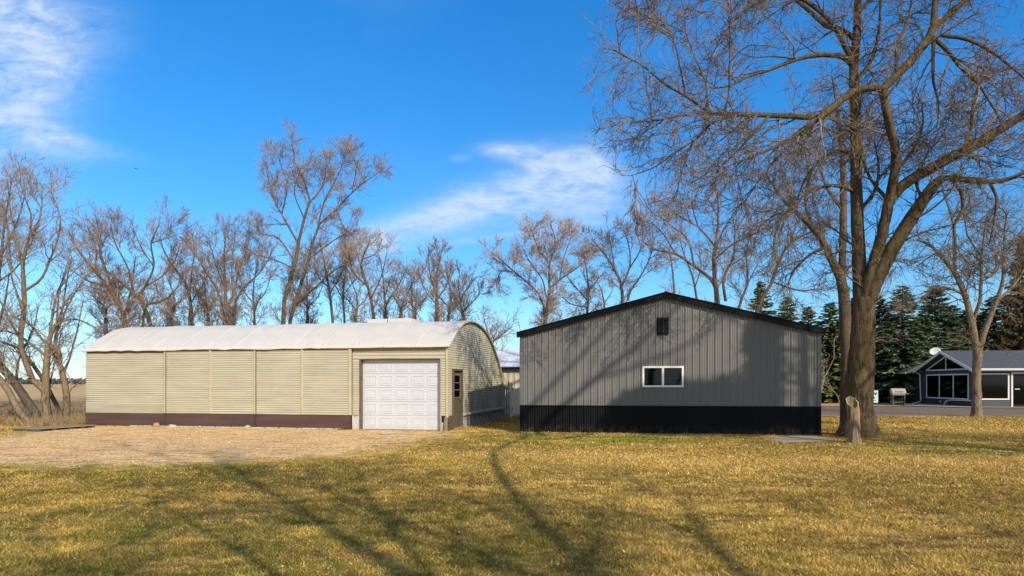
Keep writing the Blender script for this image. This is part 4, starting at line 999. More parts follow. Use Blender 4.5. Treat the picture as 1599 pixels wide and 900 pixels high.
far_tree('bare tree with upswept dark limbs, just left of the barn ridge', 60,
    [[(971,474,5),(972,451,4),(960,421,3),(940,392,2),(924,374,1)], [(972,445,3),(982,421,2.4),(984,397,1.8),(976,362,.9)], [(980,470,3.6),(984,455,3),(996,438,2.4),(1014,405,1.6),(1022,370,.8)], [(960,421,2),(955,390,1.4),(950,362,.8)], [(982,421,1.8),(1000,390,1.3),(1004,360,.8)]],
    'bark_grey', 'tw_dark', .64, .08, 1.3, 42, GB)
far_tree('low bare tree between the pale heart-shaped crown and the upswept dark limbs', 66,
    [[(917,490,3.4),(919,452,2.6),(916,425,1.6),(912,400,.8)], [(918,470,2.2),(900,450,1.8),(884,430,1.2)], [(919,455,1.8),(935,435,1.2)], [(917,480,2),(896,478,1.6),(878,464,1)]], 'bark_grey', 'tw_grey', .62, .07, 1.3, 43, GB)
far_tree('broad bare tree with a thick golden-brown trunk rising right behind the barn ridge', 45,
    [[(1120,474,7.4),(1117,442,6),(1114,413,5),(1117,384,4),(1122,341,2.8),(1120,300,1.4)], [(1116,384,3.2),(1090,355,2.6),(1061,338,2),(1029,312,1.1)], [(1119,455,5),(1110,436,4.4),(1084,416,3.6),(1055,397,3),(1024,390,2.2),(1002,376,1.2)],
     [(1084,416,2.8),(1073,373,2.2),(1047,352,1.4),(1030,338,.8)], [(1133,470,4),(1130,436,3.4),(1146,399,3),(1148,364,2.2),(1168,330,1.2)], [(1117,405,2.8),(1145,381,2.2),(1191,360,1.2)], [(1090,355,1.9),(1080,315,1.3),(1086,280,.7)],
     [(1055,397,1.9),(1035,365,1.4),(1014,345,.8)], [(1122,341,1.8),(1100,300,1.1)]], 'bark_moss', 'tw_grey', .60, .05, 1.35, 44, GB)
far_tree('bare tree leaning right, crossing above the right slope of the barn roof', 40,
    [[(1182,485,5),(1205,442,4.4),(1214,413,3.8),(1234,379,2.8),(1263,364,1.6),(1285,355,1)], [(1206,440,2.4),(1249,454,2),(1278,451,1.2)], [(1214,413,2.2),(1208,380,1.6),(1218,340,.9)], [(1234,379,1.8),(1245,345,1)]], 'bark_moss', 'tw_hero', .52, .02, 1.3, 45, GB)
far_tree('slim twin-stemmed bare tree just left of the golden-trunked one', 58, [[(1053,468,3),(1050,420,2.2),(1044,390,1.2)], [(1088,468,3.2),(1081,430,2.6),(1070,402,1.8),(1060,370,1)], [(1085,450,1.8),(1096,415,1)]], 'bark_grey', 'tw_grey', .55, .08, 1.2, 46, GB)
far_tree('dark slender bare tree between golden-trunked tree and the leaning one', 50, [[(1153,482,3.8),(1168,442,3),(1165,402,2),(1172,360,1)], [(1168,442,1.8),(1182,415,1)], [(1160,465,1.8),(1142,440,1)]], 'bark_grey', 'tw_dark', .55, .06, 1.2, 47, GB)
far_tree('short bare tree peeping over the left slope of the barn roof', 70, [[(945,495,2.8),(942,465,2.2),(936,445,1.2)], [(943,475,1.6),(956,455,1)]], 'bark_grey', 'tw_grey', .55, .08, 1.2, 48, GB)
rgf = random.Random(8)
fill = [(268, 62, 'faint bare tree filling the gap right of the domed rusty tree'), (325, 60, 'faint bare tree behind the fan-limbed grey one, to its left'), (398, 58, 'faint low bare tree just left of the tallest trunk'), (480, 62, 'faint low bare tree behind the foot of the tallest one'), (555, 64, 'faint low bare tree left of the oval-headed one'), (648, 62, 'faint low bare tree left of the roof vent'), (700, 60, 'faint low bare tree right of the roof vent'), (165, 60, 'faint bare tree behind the leftmost rusty one')]
for i, (x, D, lb) in enumerate(fill):
    h = rgf.uniform(70, 95); y0 = 505; 
    far_tree(lb, D, [[(x, y0, 3), (x+rgf.uniform(-5, 5), y0-h*.5, 2.2), (x+rgf.uniform(-12, 12), y0-h, .8)], [(x, y0-h*.3, 1.9), (x-18, y0-h*.55, 1.3), (x-24, y0-h*.8, .7)], [(x, y0-h*.25, 1.9), (x+16, y0-h*.5, 1.3), (x+26, y0-h*.8, .7)]],
             'bark_grey', ['tw_grey', 'tw_dark'][i % 2], .6, .08, 1.2, 60+i)

# hero tree ------------------------------------------------------------
HERO = [
 ([(1340,686,27),(1340,672,24),(1341,640,21.5),(1342,600,21),(1345,550,18.5),(1348,500,17),(1348,465,16.5)], 0),
 ([(1344,490,12),(1343,460,11.5),(1342,430,11.5),(1341,380,11),(1338,330,10.5),(1337,250,9),(1336,180,8.5),(1333,105,8),(1337,60,7),(1340,0,6),(1348,-80,4.5),(1352,-170,2.5)], 1.0),
 ([(1347,492,10),(1353,455,11),(1364,415,10.5),(1377,367,9.5),(1388,315,9)], -.5),
 ([(1388,315,8),(1412,288,9),(1450,265,9),(1500,238,8.5),(1560,203,7.5),(1599,180,7),(1660,150,5),(1740,120,3)], -1.2),
 ([(1388,315,8.5),(1397,270,8),(1398,233,7.5),(1386,185,7),(1378,140,6.5)], -.8),
 ([(1378,140,6.5),(1400,118,7),(1425,92,7),(1455,50,6.5),(1460,5,5),(1466,-60,3.5),(1475,-130,2)], .6),
 ([(1378,138,6),(1352,138,6.5),(1328,146,6.5),(1300,168,6),(1275,182,5.5),(1240,182,5),(1200,180,4.5),(1150,179,4),(1110,176,3),(1085,160,2.5),(1070,150,2.2),(1040,133,1.8),(1010,108,1.4),(985,92,1),(958,78,.7)], -2.2),
 ([(1350,498,10),(1360,458,12.5),(1385,405,12.5),(1412,358,11.8),(1443,310,10.5),(1463,285,8),(1480,276,6),(1510,282,5),(1545,284,4.6),(1575,280,4),(1615,262,3),(1680,235,2)], -1.6),
 ([(1456,48,4.5),(1490,14,4.5),(1530,-14,4),(1590,-60,2.5)], .5),
 ([(1333,105,5),(1322,92,5),(1300,86,4.4),(1270,87,4),(1235,96,3.4),(1200,110,3),(1165,121,2.4),(1140,134,1.8),(1105,140,1.2),(1080,150,.8)], -1.2),
 ([(1332,98,5),(1318,70,4.8),(1305,45,4.4),(1285,22,4),(1255,0,3.6),(1225,-8,3),(1180,5,2.2),(1150,30,1.2)], -1.0),
 ([(1335,62,5),(1315,48,4.6),(1290,40,4.2),(1265,18,3.8),(1240,-2,3),(1200,-30,2)], 1.2),
 ([(1130,178,2.4),(1138,150,2),(1139,110,1.5),(1140,60,1.2),(1136,5,.8)], -.2),
 ([(1070,150,1.8),(1062,105,1.5),(1048,55,1.1),(1012,12,.7)], -.5),
 ([(1104,176,1.8),(1102,130,1.5),(1085,90,1.1),(1070,50,.7)], .3),
 ([(1275,184,3.8),(1240,212,3),(1205,232,2.4),(1165,248,1.8),(1130,262,1)], -1.5),
 ([(1300,170,3.4),(1262,200,2.8),(1225,235,2.2),(1190,275,1.5),(1160,320,.9)], -1.0),
 ([(1200,182,3),(1180,205,2.4),(1155,232,1.8),(1125,262,1)], -.8),
 ([(1150,181,2.6),(1115,190,2.2),(1090,215,1.8),(1060,235,1.5),(1020,262,1.2),(985,275,.7)], -1.0),
 ([(1110,178,2),(1070,180,1.6),(1030,188,1.2),(985,192,.7)], -.4),
 ([(1454,56,4.2),(1475,75,3.6),(1500,105,3),(1530,135,2.4),(1560,185,1.4),(1575,220,.8)], -1.0),
 ([(1468,55,3.6),(1510,62,3.2),(1550,82,2.6),(1585,110,2),(1625,145,1.2)], -.6),
 ([(1458,60,3.2),(1457,95,2.8),(1458,130,2.2),(1466,165,1.4),(1462,200,.8)], .2),
 ([(1338,240,4),(1310,235,3),(1280,250,2.4),(1255,285,1.8),(1240,330,1)], 1.2),
 ([(1341,330,4),(1365,300,3),(1372,262,2.2),(1365,220,1.4)], 1.0),
 ([(1388,315,3.4),(1360,280,2.6),(1345,240,2),(1330,205,1.2)], 1.4),
 ([(1397,270,3.4),(1425,235,2.6),(1440,200,1.8),(1440,160,1)], .8),
 ([(1500,240,3.6),(1515,205,2.8),(1520,160,2),(1535,115,1.2)], .8),
 ([(1340,20,4),(1365,-10,3.4),(1380,-60,2.4),(1400,-110,1.4)], .8),
 ([(1335,130,4),(1360,95,3.4),(1372,50,2.6),(1375,0,2),(1372,-50,1.2)], -.8),
 ([(1400,118,3.4),(1402,70,2.8),(1420,25,2),(1425,-30,1.2)], 1.0),
 ([(1485,278,3.2),(1500,300,2.8),(1503,325,2.4),(1490,352,1.6),(1492,385,1)], .3),
 ([(1545,284,3.2),(1556,310,2.4),(1552,345,1.6),(1545,380,.9)], .2),
 ([(1440,312,3),(1430,280,2.2),(1445,245,1.6),(1470,215,1)], 1.0),
 ([(1340,300,4),(1300,290,3),(1265,300,2.2),(1230,330,1.4),(1210,365,.8)], -1.2),
]
rngh = np.random.default_rng(5)
HP, HR = stroke_arrays(HERO, 20.7, rngh, n=26, jit=.008)
HR[1:] *= .87; HR[0] *= .95; HP[0, 0, 2] = -.08
HLEV = [
    dict(per_m=2.1, length=2.0, ang=(30, 65), trop=-.02, wob=.14, npts=9, rmin=.015, rfac=.5, t0=.12, k=6, lenfac=.45),
    dict(per_m=3.2, length=1.15, ang=(25, 60), trop=-.01, wob=.15, npts=7, rmin=.0105, rfac=.6, t0=.12, k=4, both=True, lenfac=.45),
    dict(per_m=4.0, length=.62, ang=(25, 60), trop=.02, wob=.17, npts=5, rmin=.0078, rfac=.65, t0=.12, k=3, both=True, lenfac=.4),
    dict(per_m=3.2, length=.32, ang=(25, 60), trop=.04, wob=.15, npts=3, rmin=.006, rfac=.7, t0=.1, k=3, lenfac=.3)]
def make_hero():
    rng = np.random.default_rng(77)
    base = Vector((HP[0, 0, 0], HP[0, 0, 1], 0)); bn = np.array(base)
    t = empty('big_tree', base, 0, 'huge bare spreading tree with a thick mossy trunk right of the grey barn', 'tree')
    # trunk with buttress flare and bark ridges
    p0 = smooth_path(np.column_stack([HP[0], HR[0]]), 130); k = 110; V = []
    an = np.arange(k)*2*np.pi/k; ph = rng.uniform(0, 6, 8)
    for i in range(130):
        c = p0[i, :3]; r = p0[i, 3]; h = c[2]
        fl = .52*math.exp(-max(h, 0)/.34)*(.5+.5*np.cos(an*5+.6))+.10*math.exp(-max(h, 0)/.8)*(np.cos(an*3+1))
        lump = .035*np.sin(an*3+h*1.6+ph[0])+.03*np.sin(an*5-h*2.1+ph[1])+.02*np.sin(an*9+h*5+ph[2])
        rid = .05*np.abs(np.sin(an*17+1.3*np.sin(h*3.1+ph[3])+.8*np.sin(h*7+an*2)+h*.8))+.010*rng.normal(0, 1, k)
        rr = r*(1+fl+lump+rid)
        V.append(np.stack([c[0]+rr*np.cos(an), c[1]+rr*np.sin(an), np.full(k, c[2])], 1))
    V = np.vstack(V)-bn; i, j = np.meshgrid(np.arange(129), np.arange(k), indexing='ij'); a = (i*k+j).ravel(); b = (i*k+(j+1) % k).ravel()
    Q = np.stack([a, b, b+k, a+k], 1)
    V2, Q2 = tubes(HP[1:]-bn, HR[1:], 18, rng, .05)
    tr = np_mesh('trunk', np.vstack([V, V2]), np.vstack([Q, Q2+len(V)]), M['bark_hero'], t, smooth=True)
    src = [(HP, HR)]; Vs, Qs, off = [], [], 0
    for lv in HLEV:
        lv = dict(lv); kk = lv.pop('k'); both = lv.pop('both', False)
        if both: outs = [spawn(a_, c_, rng, **dict(lv, per_m=lv['per_m']*w), zmin=3.6) for (a_, c_), w in ((src[-1], 1), (src[-2], .5))]
        else: outs = [spawn(*src[-1], rng, zmin=3.6, **lv)]
        cp = np.concatenate([o[0] for o in outs]); cr = np.concatenate([o[1] for o in outs]); src.append((cp, cr))
        v, q = tubes(cp-bn, cr, kk); Vs.append(v); Qs.append(q+off); off += len(v)
    # dense drooping sprays under the left limb, as on weeping old elms
    dense = HP[[6, 15, 16, 17, 18, 34, 23]][:, 5:], HR[[6, 15, 16, 17, 18, 34, 23]][:, 5:]
    a1 = spawn(*dense, rng, per_m=3.2, length=1.7, ang=(30, 75), trop=-.13, wob=.13, npts=8, rmin=.008, rfac=.4, t0=.0, lenfac=.3, up0=-1.0)
    a2 = spawn(*a1, rng, per_m=3.6, length=.85, ang=(20, 55), trop=-.08, wob=.15, npts=5, rmin=.0055, rfac=.6, t0=.1)
    a3 = spawn(*a2, rng, per_m=4.5, length=.40, ang=(20, 55), trop=-.03, wob=.15, npts=4, rmin=.0045, rfac=.7, t0=.1)
    for a_, kk in ((a1, 5), (a2, 3), (a3, 3)):
        v, q = tubes(a_[0]-bn, a_[1], kk); Vs.append(v); Qs.append(q+off); off += len(v)
    np_mesh('crown', np.vstack(Vs), np.vstack(Qs), M['tw_hero'], t)
    print('hero crown quads', sum(len(q) for q in Qs))
make_hero()

def mid_tree(label, D, strokes, lev, bark, twig, seed, group, sides=12):
    rng = np.random.default_rng(seed); P, Rr = stroke_arrays(strokes, D, rng, n=18)
    P[0, 0, 2] = -.05
    return make_tree('bare_tree', label, P, Rr, (P[0, 0, 0], P[0, 0, 1], 0), lev, M[bark], M[twig], seed, group=group, sides=sides, zmin=2.6)
MID = lambda s, tr, dn=1.0: [
    dict(per_m=1.9*dn, length=2.1*s, ang=(30, 60), trop=tr, wob=.16, npts=7, rmin=.013, rfac=.55, t0=.2, k=5),
    dict(per_m=2.9*dn, length=1.15*s, ang=(25, 60), trop=tr, wob=.18, npts=5, rmin=.009, rfac=.6, t0=.12, k=4, both=True),
    dict(per_m=4.0*dn, length=.62*s, ang=(25, 60), trop=tr, wob=.18, npts=4, rmin=.007, rfac=.7, t0=.12, k=3, both=True),
    dict(per_m=4.2*dn, length=.34*s, ang=(25, 60), trop=0, wob=.18, npts=3, rmin=.006, rfac=.7, t0=.1, k=3)]
GR = 'bare trees around the big tree'
mid_tree('bare tree standing close behind the huge one, curving out to its left', 27,
    [[(1322,662,10),(1322,600,9),(1322,550,8.5),(1320,515,8.2),(1317,450,8),(1305,420,6.5),(1290,385,5.2),(1270,357,4.4),(1240,330,3),(1215,302,2),(1195,270,1)],
     [(1314,440,6),(1316,390,5.6),(1317,300,5),(1315,240,4),(1308,180,2.6),(1300,120,1.4)], [(1270,357,2.8),(1258,320,2.2),(1262,270,1.5),(1255,225,.8)], [(1317,330,2.8),(1290,290,2.2),(1278,240,1.4)],
     [(1290,385,2.8),(1262,400,2.2),(1238,425,1.6),(1228,455,.9)], [(1240,330,2),(1212,335,1.5),(1185,355,.9)], [(1316,300,2.6),(1345,260,2),(1362,210,1.2)]],
    MID(1.0, -.01, 1.1), 'bark_moss', 'tw_hero', 81, GR)
mid_tree('bare forked tree standing on the lawn before the blue house', 33,
    [[(1525,651,9.5),(1525,642,7.5),(1525,610,6.2),(1525,575,6.2),(1526,550,6.6),(1524,535,6)], [(1524,540,5.2),(1518,505,4.8),(1506,460,4.3),(1490,425,3.8),(1472,403,3),(1455,385,2.2),(1432,374,1.2)],
     [(1528,548,4.8),(1538,515,4.4),(1549,488,4),(1556,470,3.4),(1566,440,2.6),(1568,390,2),(1572,330,1.2)], [(1520,500,3),(1530,470,2.6),(1532,440,2.3),(1533,400,1.8),(1540,340,1)], [(1490,425,3),(1491,390,2.6),(1489,352,2.2),(1480,320,1.4),(1470,295,.8)],
     [(1532,438,2.8),(1550,428,2.4),(1566,402,2),(1588,370,1.4),(1604,350,.9)], [(1489,352,1.8),(1506,330,1.4),(1520,300,.8)], [(1506,460,2.4),(1480,450,1.8),(1455,452,1.2),(1440,470,.8)], [(1556,470,2.2),(1580,450,1.8),(1600,420,1)], [(1532,400,1.6),(1512,370,1.2),(1505,335,.8)]],
    MID(1.0, -.05, 1.1), 'bark_tan', 'tw_hero', 82, GR)

# ------------------------------------------------------------------ conifers
def conifer_mesh(H, Rb, seed, dens=1.0, cone=.95, droop=.28):
    rng = np.random.default_rng(seed); starts, dirs, lens, zs = [], [], [], []
    z = .03*H
    while z < H*.985:
        f = 1-z/H; l = Rb*f**cone*rng.uniform(.85, 1.12)+.08; n = int(6+4*f)
        a0 = rng.uniform(0, 6.28)
        for i in range(n):
            a = a0+i*6.283/n+rng.normal(0, .15); starts.append((0, 0, z+rng.uniform(-.08, .08))); dirs.append((math.cos(a), math.sin(a))); lens.append(l*rng.uniform(.62, 1.12))
        z += .15+.13*f
    S = np.array(starts); Dv = np.array(dirs); Ln = np.array(lens)
    idx = np.repeat(np.arange(len(Ln)), np.maximum(4, (Ln*46*dens).astype(int)))
    t = rng.random(len(idx))**.7; l = Ln[idx]
    f = 1-S[idx, 2]/H
    dr = droop*(f*1.3)*t**1.4*l-.10*t**3*l*0+np.where(f < .25, -.35*t*l, 0)
    c = S[idx].copy(); c[:, 0] += Dv[idx, 0]*t*l; c[:, 1] += Dv[idx, 1]*t*l; c[:, 2] -= dr
    side = rng.choice([-1, 1], len(idx)); sw = rng.uniform(.25, .9, len(idx))*side
    px_, py_ = -Dv[idx, 1], Dv[idx, 0]
    d = np.stack([Dv[idx, 0]*.75+px_*sw, Dv[idx, 1]*.75+py_*sw, rng.uniform(-.55, .12, len(idx))-.1*f], 1); d /= np.linalg.norm(d, axis=1, keepdims=True)
    ll = rng.uniform(.16, .38, len(idx))*(.55+.45*np.minimum(1, l/1.2)); w = rng.uniform(.035, .075, len(idx))
    up = rng.normal(0, 1, (len(idx), 3))*.5+np.array([0, 0, 1.]); s = np.cross(d, up); s /= np.linalg.norm(s, axis=1, keepdims=True)
    A = c-s*w[:, None]; B = c+s*w[:, None]; m_ = c+d*ll[:, None]*.6; Cc = m_+s*w[:, None]*.9; E = c+d*ll[:, None]; G_ = m_-s*w[:, None]*.9
    V = np.stack([A, B, Cc, E, G_], 1).reshape(-1, 3); b = np.arange(len(idx))*5
    Q = np.concatenate([np.stack([b, b+1, b+2, b+4], 1)]); T = np.stack([b+4, b+2, b+3, b+3], 1)
    # branches as thin spines
    nb = len(Ln); tt = np.linspace(0, 1, 4); P = np.zeros((nb, 4, 3))
    for i, q in enumerate(tt):
        ff = 1-S[:, 2]/H; P[:, i] = S; P[:, i, 0] += Dv[:, 0]*q*Ln; P[:, i, 1] += Dv[:, 1]*q*Ln; P[:, i, 2] -= droop*(ff*1.3)*q**1.4*Ln+np.where(ff < .25, -.35*q*Ln, 0)
    Rr = np.maximum(.006, .022*Ln[:, None]/Rb*np.linspace(1, .3, 4)[None, :])
    return V, Q, T, P, Rr
def conifer_objs(H, Rb, seed, nm, dens=1.0, cone=.95, droop=.28):
    V, Q, T, P, Rr = conifer_mesh(H, Rb, seed, dens, cone, droop)
    me = bpy.data.meshes.new('crown')
    faces_v = np.concatenate([Q.ravel(), T[:, :3].ravel()]).astype(np.int32); nq, ntri = len(Q), len(T)
    me.vertices.add(len(V)); me.vertices.foreach_set('co', V.astype(np.float32).ravel()); me.loops.add(len(faces_v)); me.loops.foreach_set('vertex_index', faces_v)
    me.polygons.add(nq+ntri); me.polygons.foreach_set('loop_start', np.concatenate([np.arange(nq)*4, nq*4+np.arange(ntri)*3]).astype(np.int32)); me.update(calc_edges=True); me.materials.append(M[nm])
    tv, tq = tubes(P, Rr, 4); pt = np.array([[[0, 0, z] for z in np.linspace(-.05, H, 12)]]); tr, tq2 = tubes(pt, np.array([np.linspace(.028*H*.6, .01, 12)]), 10)
    m2 = bpy.data.meshes.new('trunk'); VV = np.vstack([tr, tv]); QQ = np.vstack([tq2, tq+len(tr)])
    m2.from_pydata(VV.tolist(), [], QQ.tolist()); m2.materials.append(M['bark_hero'])
    return me, m2
CON = {'g1': (9.5, *conifer_objs(9.5, 2.5, 1, 'nd_green')), 'b1': (9.8, *conifer_objs(9.8, 2.7, 2, 'nd_blue')), 'b2': (9.0, *conifer_objs(9.0, 2.3, 3, 'nd_blue', 1.0, .85)), 'g2': (8.0, *conifer_objs(8.0, 2.2, 4, 'nd_green', 1.0, 1.0, .2))}
def conifer(kind, px, D, ytop, wide, rz, label, group='spruce trees behind the road'):
    H0, me, m2 = CON[kind]; H = CH+(HZ-ytop)*D/F
    t = empty('spruce_tree', ((px-CX)*D/F, D, 0), rz, label, 'spruce', group); s = H/H0; t.scale = (s*wide*1.28, s*wide*1.28, s)
    for nm, m_ in (('trunk', m2), ('crown', me)):
        o = bpy.data.objects.new(nm, m_); col.objects.link(o); o.parent = t
conifer('g1', 1188, 62, 438, 1.0, 0, 'green spruce peeping over the barn roof behind the right-leaning bare tree')
conifer('g2', 1229, 60, 462, 1.2, 1, 'green spruce showing just above the right slope of the barn roof')
conifer('g1', 1262, 62, 478, 1.3, 2.2, 'low green spruce above the right end of the barn roof')
conifer('g1', 1296, 56, 472, 1.45, 3, 'yellow-green spruce between the barn corner and the huge trunk')
conifer('g2', 1322, 60, 470, 1.3, 4, 'green spruce hidden largely behind the huge trunk')
conifer('b1', 1373, 58, 460, 1.25, 5, 'slim spruce emerging just right of the huge trunk')
conifer('b1', 1409, 56, 444, 1.30, .6, 'tall blue-green spruce above the grill, tallest between trunk and house')
conifer('b2', 1460, 62, 446, 1.45, 1.7, 'blue-green spruce rising behind the gable peak of the house')
conifer('b2', 1440, 60, 488, 1.6, 3.9, 'dark lower spruce filling the gap left of the gable')
conifer('b1', 1508, 64, 482, 1.5, 2.8, 'dark spruce behind the forked tree by the house')
conifer('b2', 1552, 66, 462, 1.5, 4.6, 'dark spruce behind the house roof near the right edge')
conifer('b1', 1600, 64, 450, 1.4, 5.5, 'dark spruce behind the house roof, partly cut by the right edge')
conifer('g2', 1352, 66, 505, 1.6, 2.0, 'low dark spruce in the gap right beside the huge trunk')
conifer('b2', 1392, 68, 490, 1.7, 1.2, 'dark background spruce between the slim and the tall blue-green ones')
conifer('b2', 1485, 70, 478, 1.6, .3, 'background spruce between the gable spruce and the forked tree')
conifer('b1', 1530, 72, 486, 1.8, 2.3, 'background spruce showing between the limbs of the forked tree')
conifer('g2', 785, 60, 546, .5, 0, 'small green spruce top peeping over the cream outbuilding', group='conifer seen between the buildings')
def build_cedar():
    V, Q, T, P, Rr = conifer_mesh(8.6, 2.6, 9, 1.6, .75, -.15)
    D = 60; H = CH+(HZ-372)*D/F; s = H/8.6
    t = empty('cedar_tree', ((1596-CX)*D/F, D, 0), 1.0, 'brown-tinged conical cedar cut by the right edge beside the house', 'cedar'); t.scale = (s*.62, s*.62, s)
    z0 = 3.0
    keep = V.reshape(-1, 5, 3)[:, 0, 2] > z0
    b = np.where(keep)[0]; Vn = V.reshape(-1, 5, 3)[b].reshape(-1, 3); bi = np.arange(len(b))*5
    tri = np.concatenate([np.stack([bi, bi+1, bi+2], 1), np.stack([bi, bi+2, bi+4], 1), np.stack([bi+4, bi+2, bi+3], 1)])
    np_mesh('crown', Vn, tri, M['nd_brown'], t)
    k = P[:, 0, 2] > z0; tv, tq = tubes(P[k], Rr[k], 4); pt = np.array([[[0, 0, z] for z in np.linspace(-.05, 8.6, 12)]]); tr, tq2 = tubes(pt, np.array([np.linspace(.2, .01, 12)]), 10)
    np_mesh('trunk', np.vstack([tr, tv]), np.vstack([tq2, tq+len(tr)]), M['bark_hero'], t)
build_cedar()

# ------------------------------------------------------------------ trees behind and beside the viewer: their shade falls on lawn and barn
def yard_tree(label, base, H, spread, seed, s=1.0, r=.30, lean=(0, 0), clear=3.0):
    rng = np.random.default_rng(seed); b = np.array([base[0], base[1], 0.]); P, Rr = [], []
    top = b+np.array([lean[0], lean[1], H]); n = 18; r *= .72
    pts = [b+np.array([0, 0, -.05]), b+np.array([lean[0]*.15, lean[1]*.15, H*.28]), b+np.array([lean[0]*.5, lean[1]*.5, H*.6]), top]
    S = smooth_path(np.column_stack([np.array(pts), [r*1.25, r*.85, r*.5, .03]]), n); P.append(S[:, :3]); Rr.append(S[:, 3])
    for i in range(11):
        z = clear/H+(.85-clear/H)*i/11; q = S[int(z*n)]; a = i*2.4+rng.uniform(-.4, .4); L = spread*(1.1-.5*i/11)*rng.uniform(.8, 1.15)
        pp = [q[:3], q[:3]+np.array([math.cos(a)*L*.35, math.sin(a)*L*.35, L*.35]), q[:3]+np.array([math.cos(a)*L*.7, math.sin(a)*L*.7, L*.62]), q[:3]+np.array([math.cos(a)*L, math.sin(a)*L, L*.8])]
        rr = [q[3]*.6, q[3]*.42, q[3]*.25, .02]; S2 = smooth_path(np.column_stack([np.array(pp), rr]), n); P.append(S2[:, :3]); Rr.append(np.maximum(S2[:, 3], .015))
    make_tree('yard_tree', label, np.array(P), np.array(Rr), tuple(b), MID(s, .02, .75)[:3], M['bark_hero'], M['tw_hero'], seed, group='bare yard trees outside the view', sides=10, zmin=2)
yard_tree('bare yard tree standing behind the viewer to the right', (6.9, -7.0), 15, 5.5, 201, 1.3, .30, (-.6, .5))
yard_tree('bare yard tree standing behind the viewer, farthest back', (11.5, -12.0), 16, 6.0, 202, 1.3, .36, (-1.2, .3))
yard_tree('bare yard tree just outside the view on the right', (16.9, 8.2), 13.5, 4.6, 203, 1.2, .36, (1.0, -1.0))
yard_tree('bare yard tree farther outside the view on the right', (24.5, 2.0), 16, 5.5, 204, 1.3, .4, (-1.4, .8))
yard_tree('bare yard tree left of the viewer', (1.0, -9.5), 14, 5.5, 205, 1.3, .30, (.5, .5))
def leaning_limb_tree():
    """added, unseen bare tree whose limbs are shaped to lay soft diagonals across the left half of the barn front"""
    rng = np.random.default_rng(33); sd = 24.0; n = 18
    off = np.array([to_sun.x, to_sun.y, to_sun.z])/math.hypot(to_sun.x, to_sun.y)*sd
    wp = lambda x, z: np.array([BO.x+math.cos(BA)*x, BO.y+math.sin(BA)*x, z])+off  # barn-front point shifted sunward; added limbs built from these drop their shade there
    top = wp(-.4, -.6); b = np.array([2.8, -3.0, 0.]); P, Rr = [], []
    q1, q2 = b*.72+top*.28, b*.35+top*.65; q1[2], q2[2] = 5.5, 10.5
    def add(pts, rr):
        S = smooth_path(np.column_stack([np.array(pts), rr]), n); P.append(S[:, :3]); Rr.append(S[:, 3])
    add([b+[0, 0, -.05], q1, q2, top, wp(-.2, 2.0), wp(.3, 6.0)], [.10, .07, .06, .065, .085, .04])
    add([wp(-.4, -1.2), wp(.8, .3), wp(2.4, 1.7), wp(4.2, 3.2), wp(6.5, 5.6)], [.11, .10, .09, .07, .04])
    add([wp(-.3, .1), wp(.9, 1.4), wp(2.2, 2.7), wp(3.8, 4.6)], [.08, .07, .06, .03])
    add([wp(2.4, 1.7), wp(3.9, 2.2), wp(5.6, 3.0), wp(7.4, 4.6)], [.06, .055, .045, .02])
    add([wp(-.4, -1.8), wp(1.6, -.6), wp(3.4, .9), wp(5.2, 2.3)], [.09, .08, .06, .03])
    make_tree('yard_tree', 'added unseen yard tree behind the viewer, its slanting limbs shaped to shade the barn front', np.array(P), np.array(Rr), tuple(b), MID(.8, .03, .4)[:3], M['bark_hero'], M['tw_hero'], 33, group='bare yard trees outside the view', sides=10, zmin=9)
leaning_limb_tree()
def shade_pine():
    """an added, unseen pine whose crown clumps are placed to shade the right part of the barn front"""
    rng = np.random.default_rng(31); sd = 17.0
    off = np.array([to_sun.x, to_sun.y, to_sun.z])/math.hypot(to_sun.x, to_sun.y)*sd
    wallp = lambda x, z: np.array([BO.x+math.cos(BA)*x, BO.y+math.sin(BA)*x, z])
    cl = []
    def clump(x, z, rx, rz): cl.append((wallp(x, z)+off, rx, rz))  # added foliage set sunward of a barn-front point to shade it
    clump(7.65, 3.0, .46, .9); clump(7.72, 2.0, .45, 1.0); clump(7.65, 1.1, .50, .8)
    clump(3.6, .75, .7, .5); clump(4.4, 1.0, .8, .55); clump(5.3, .9, .8, .6); clump(6.1, 1.1, .7, .55); clump(6.9, 1.15, .8, .6); clump(7.3, .7, .7, .6); clump(5.0, .2, 1.2, .5); clump(6.6, .1, 1.1, .5)
    base = cl[1][0].copy(); base[2] = 0; base += np.array([.75, .45, 0])
    t = empty('shade_pine', tuple(base), 0, 'added unseen pine outside the view on the right, its dense boughs placed to shade the barn front', 'pine')
    V = []; 
    for c, rx, rz in cl:
        n = int(1500*rx*rz+420); p = rng.normal(0, 1, (n, 3)); p /= np.linalg.norm(p, axis=1, keepdims=True); p *= rng.random((n, 1))**.4
        p *= 1+.18*np.sin(p[:, :1]*7+p[:, 2:]*5)
        p = c+p*np.array([rx, rx*.8, rz])
        d = rng.normal(0, 1, (n, 3)); d /= np.linalg.norm(d, axis=1, keepdims=True); s = np.cross(d, rng.normal(0, 1, (n, 3))); s /= np.linalg.norm(s, axis=1, keepdims=True)
        V.append(np.stack([p-s*.07, p+s*.07, p+d*.22], 1).reshape(-1, 3))
    V = np.vstack(V)-base; np_mesh('crown', V, np.arange(len(V)).reshape(-1, 3), M['nd_green'], t)
    m = MB().tube([(0, 0, -.05), (0, .1, 4), (-.1, .2, 9), (-.2, .3, 14)], [.28, .22, .16, .05], 10)
    for c, rx, rz in cl: m.tube([(-.08, .2, c[2]-base[2]-1.0), tuple(((c-base)*.5+np.array([0, .1, (c[2])*.5-.6]))), tuple(c-base)], [.07, .05, .02], 6)
    m.build('trunk', M['bark_hero'], t)
shade_pine()

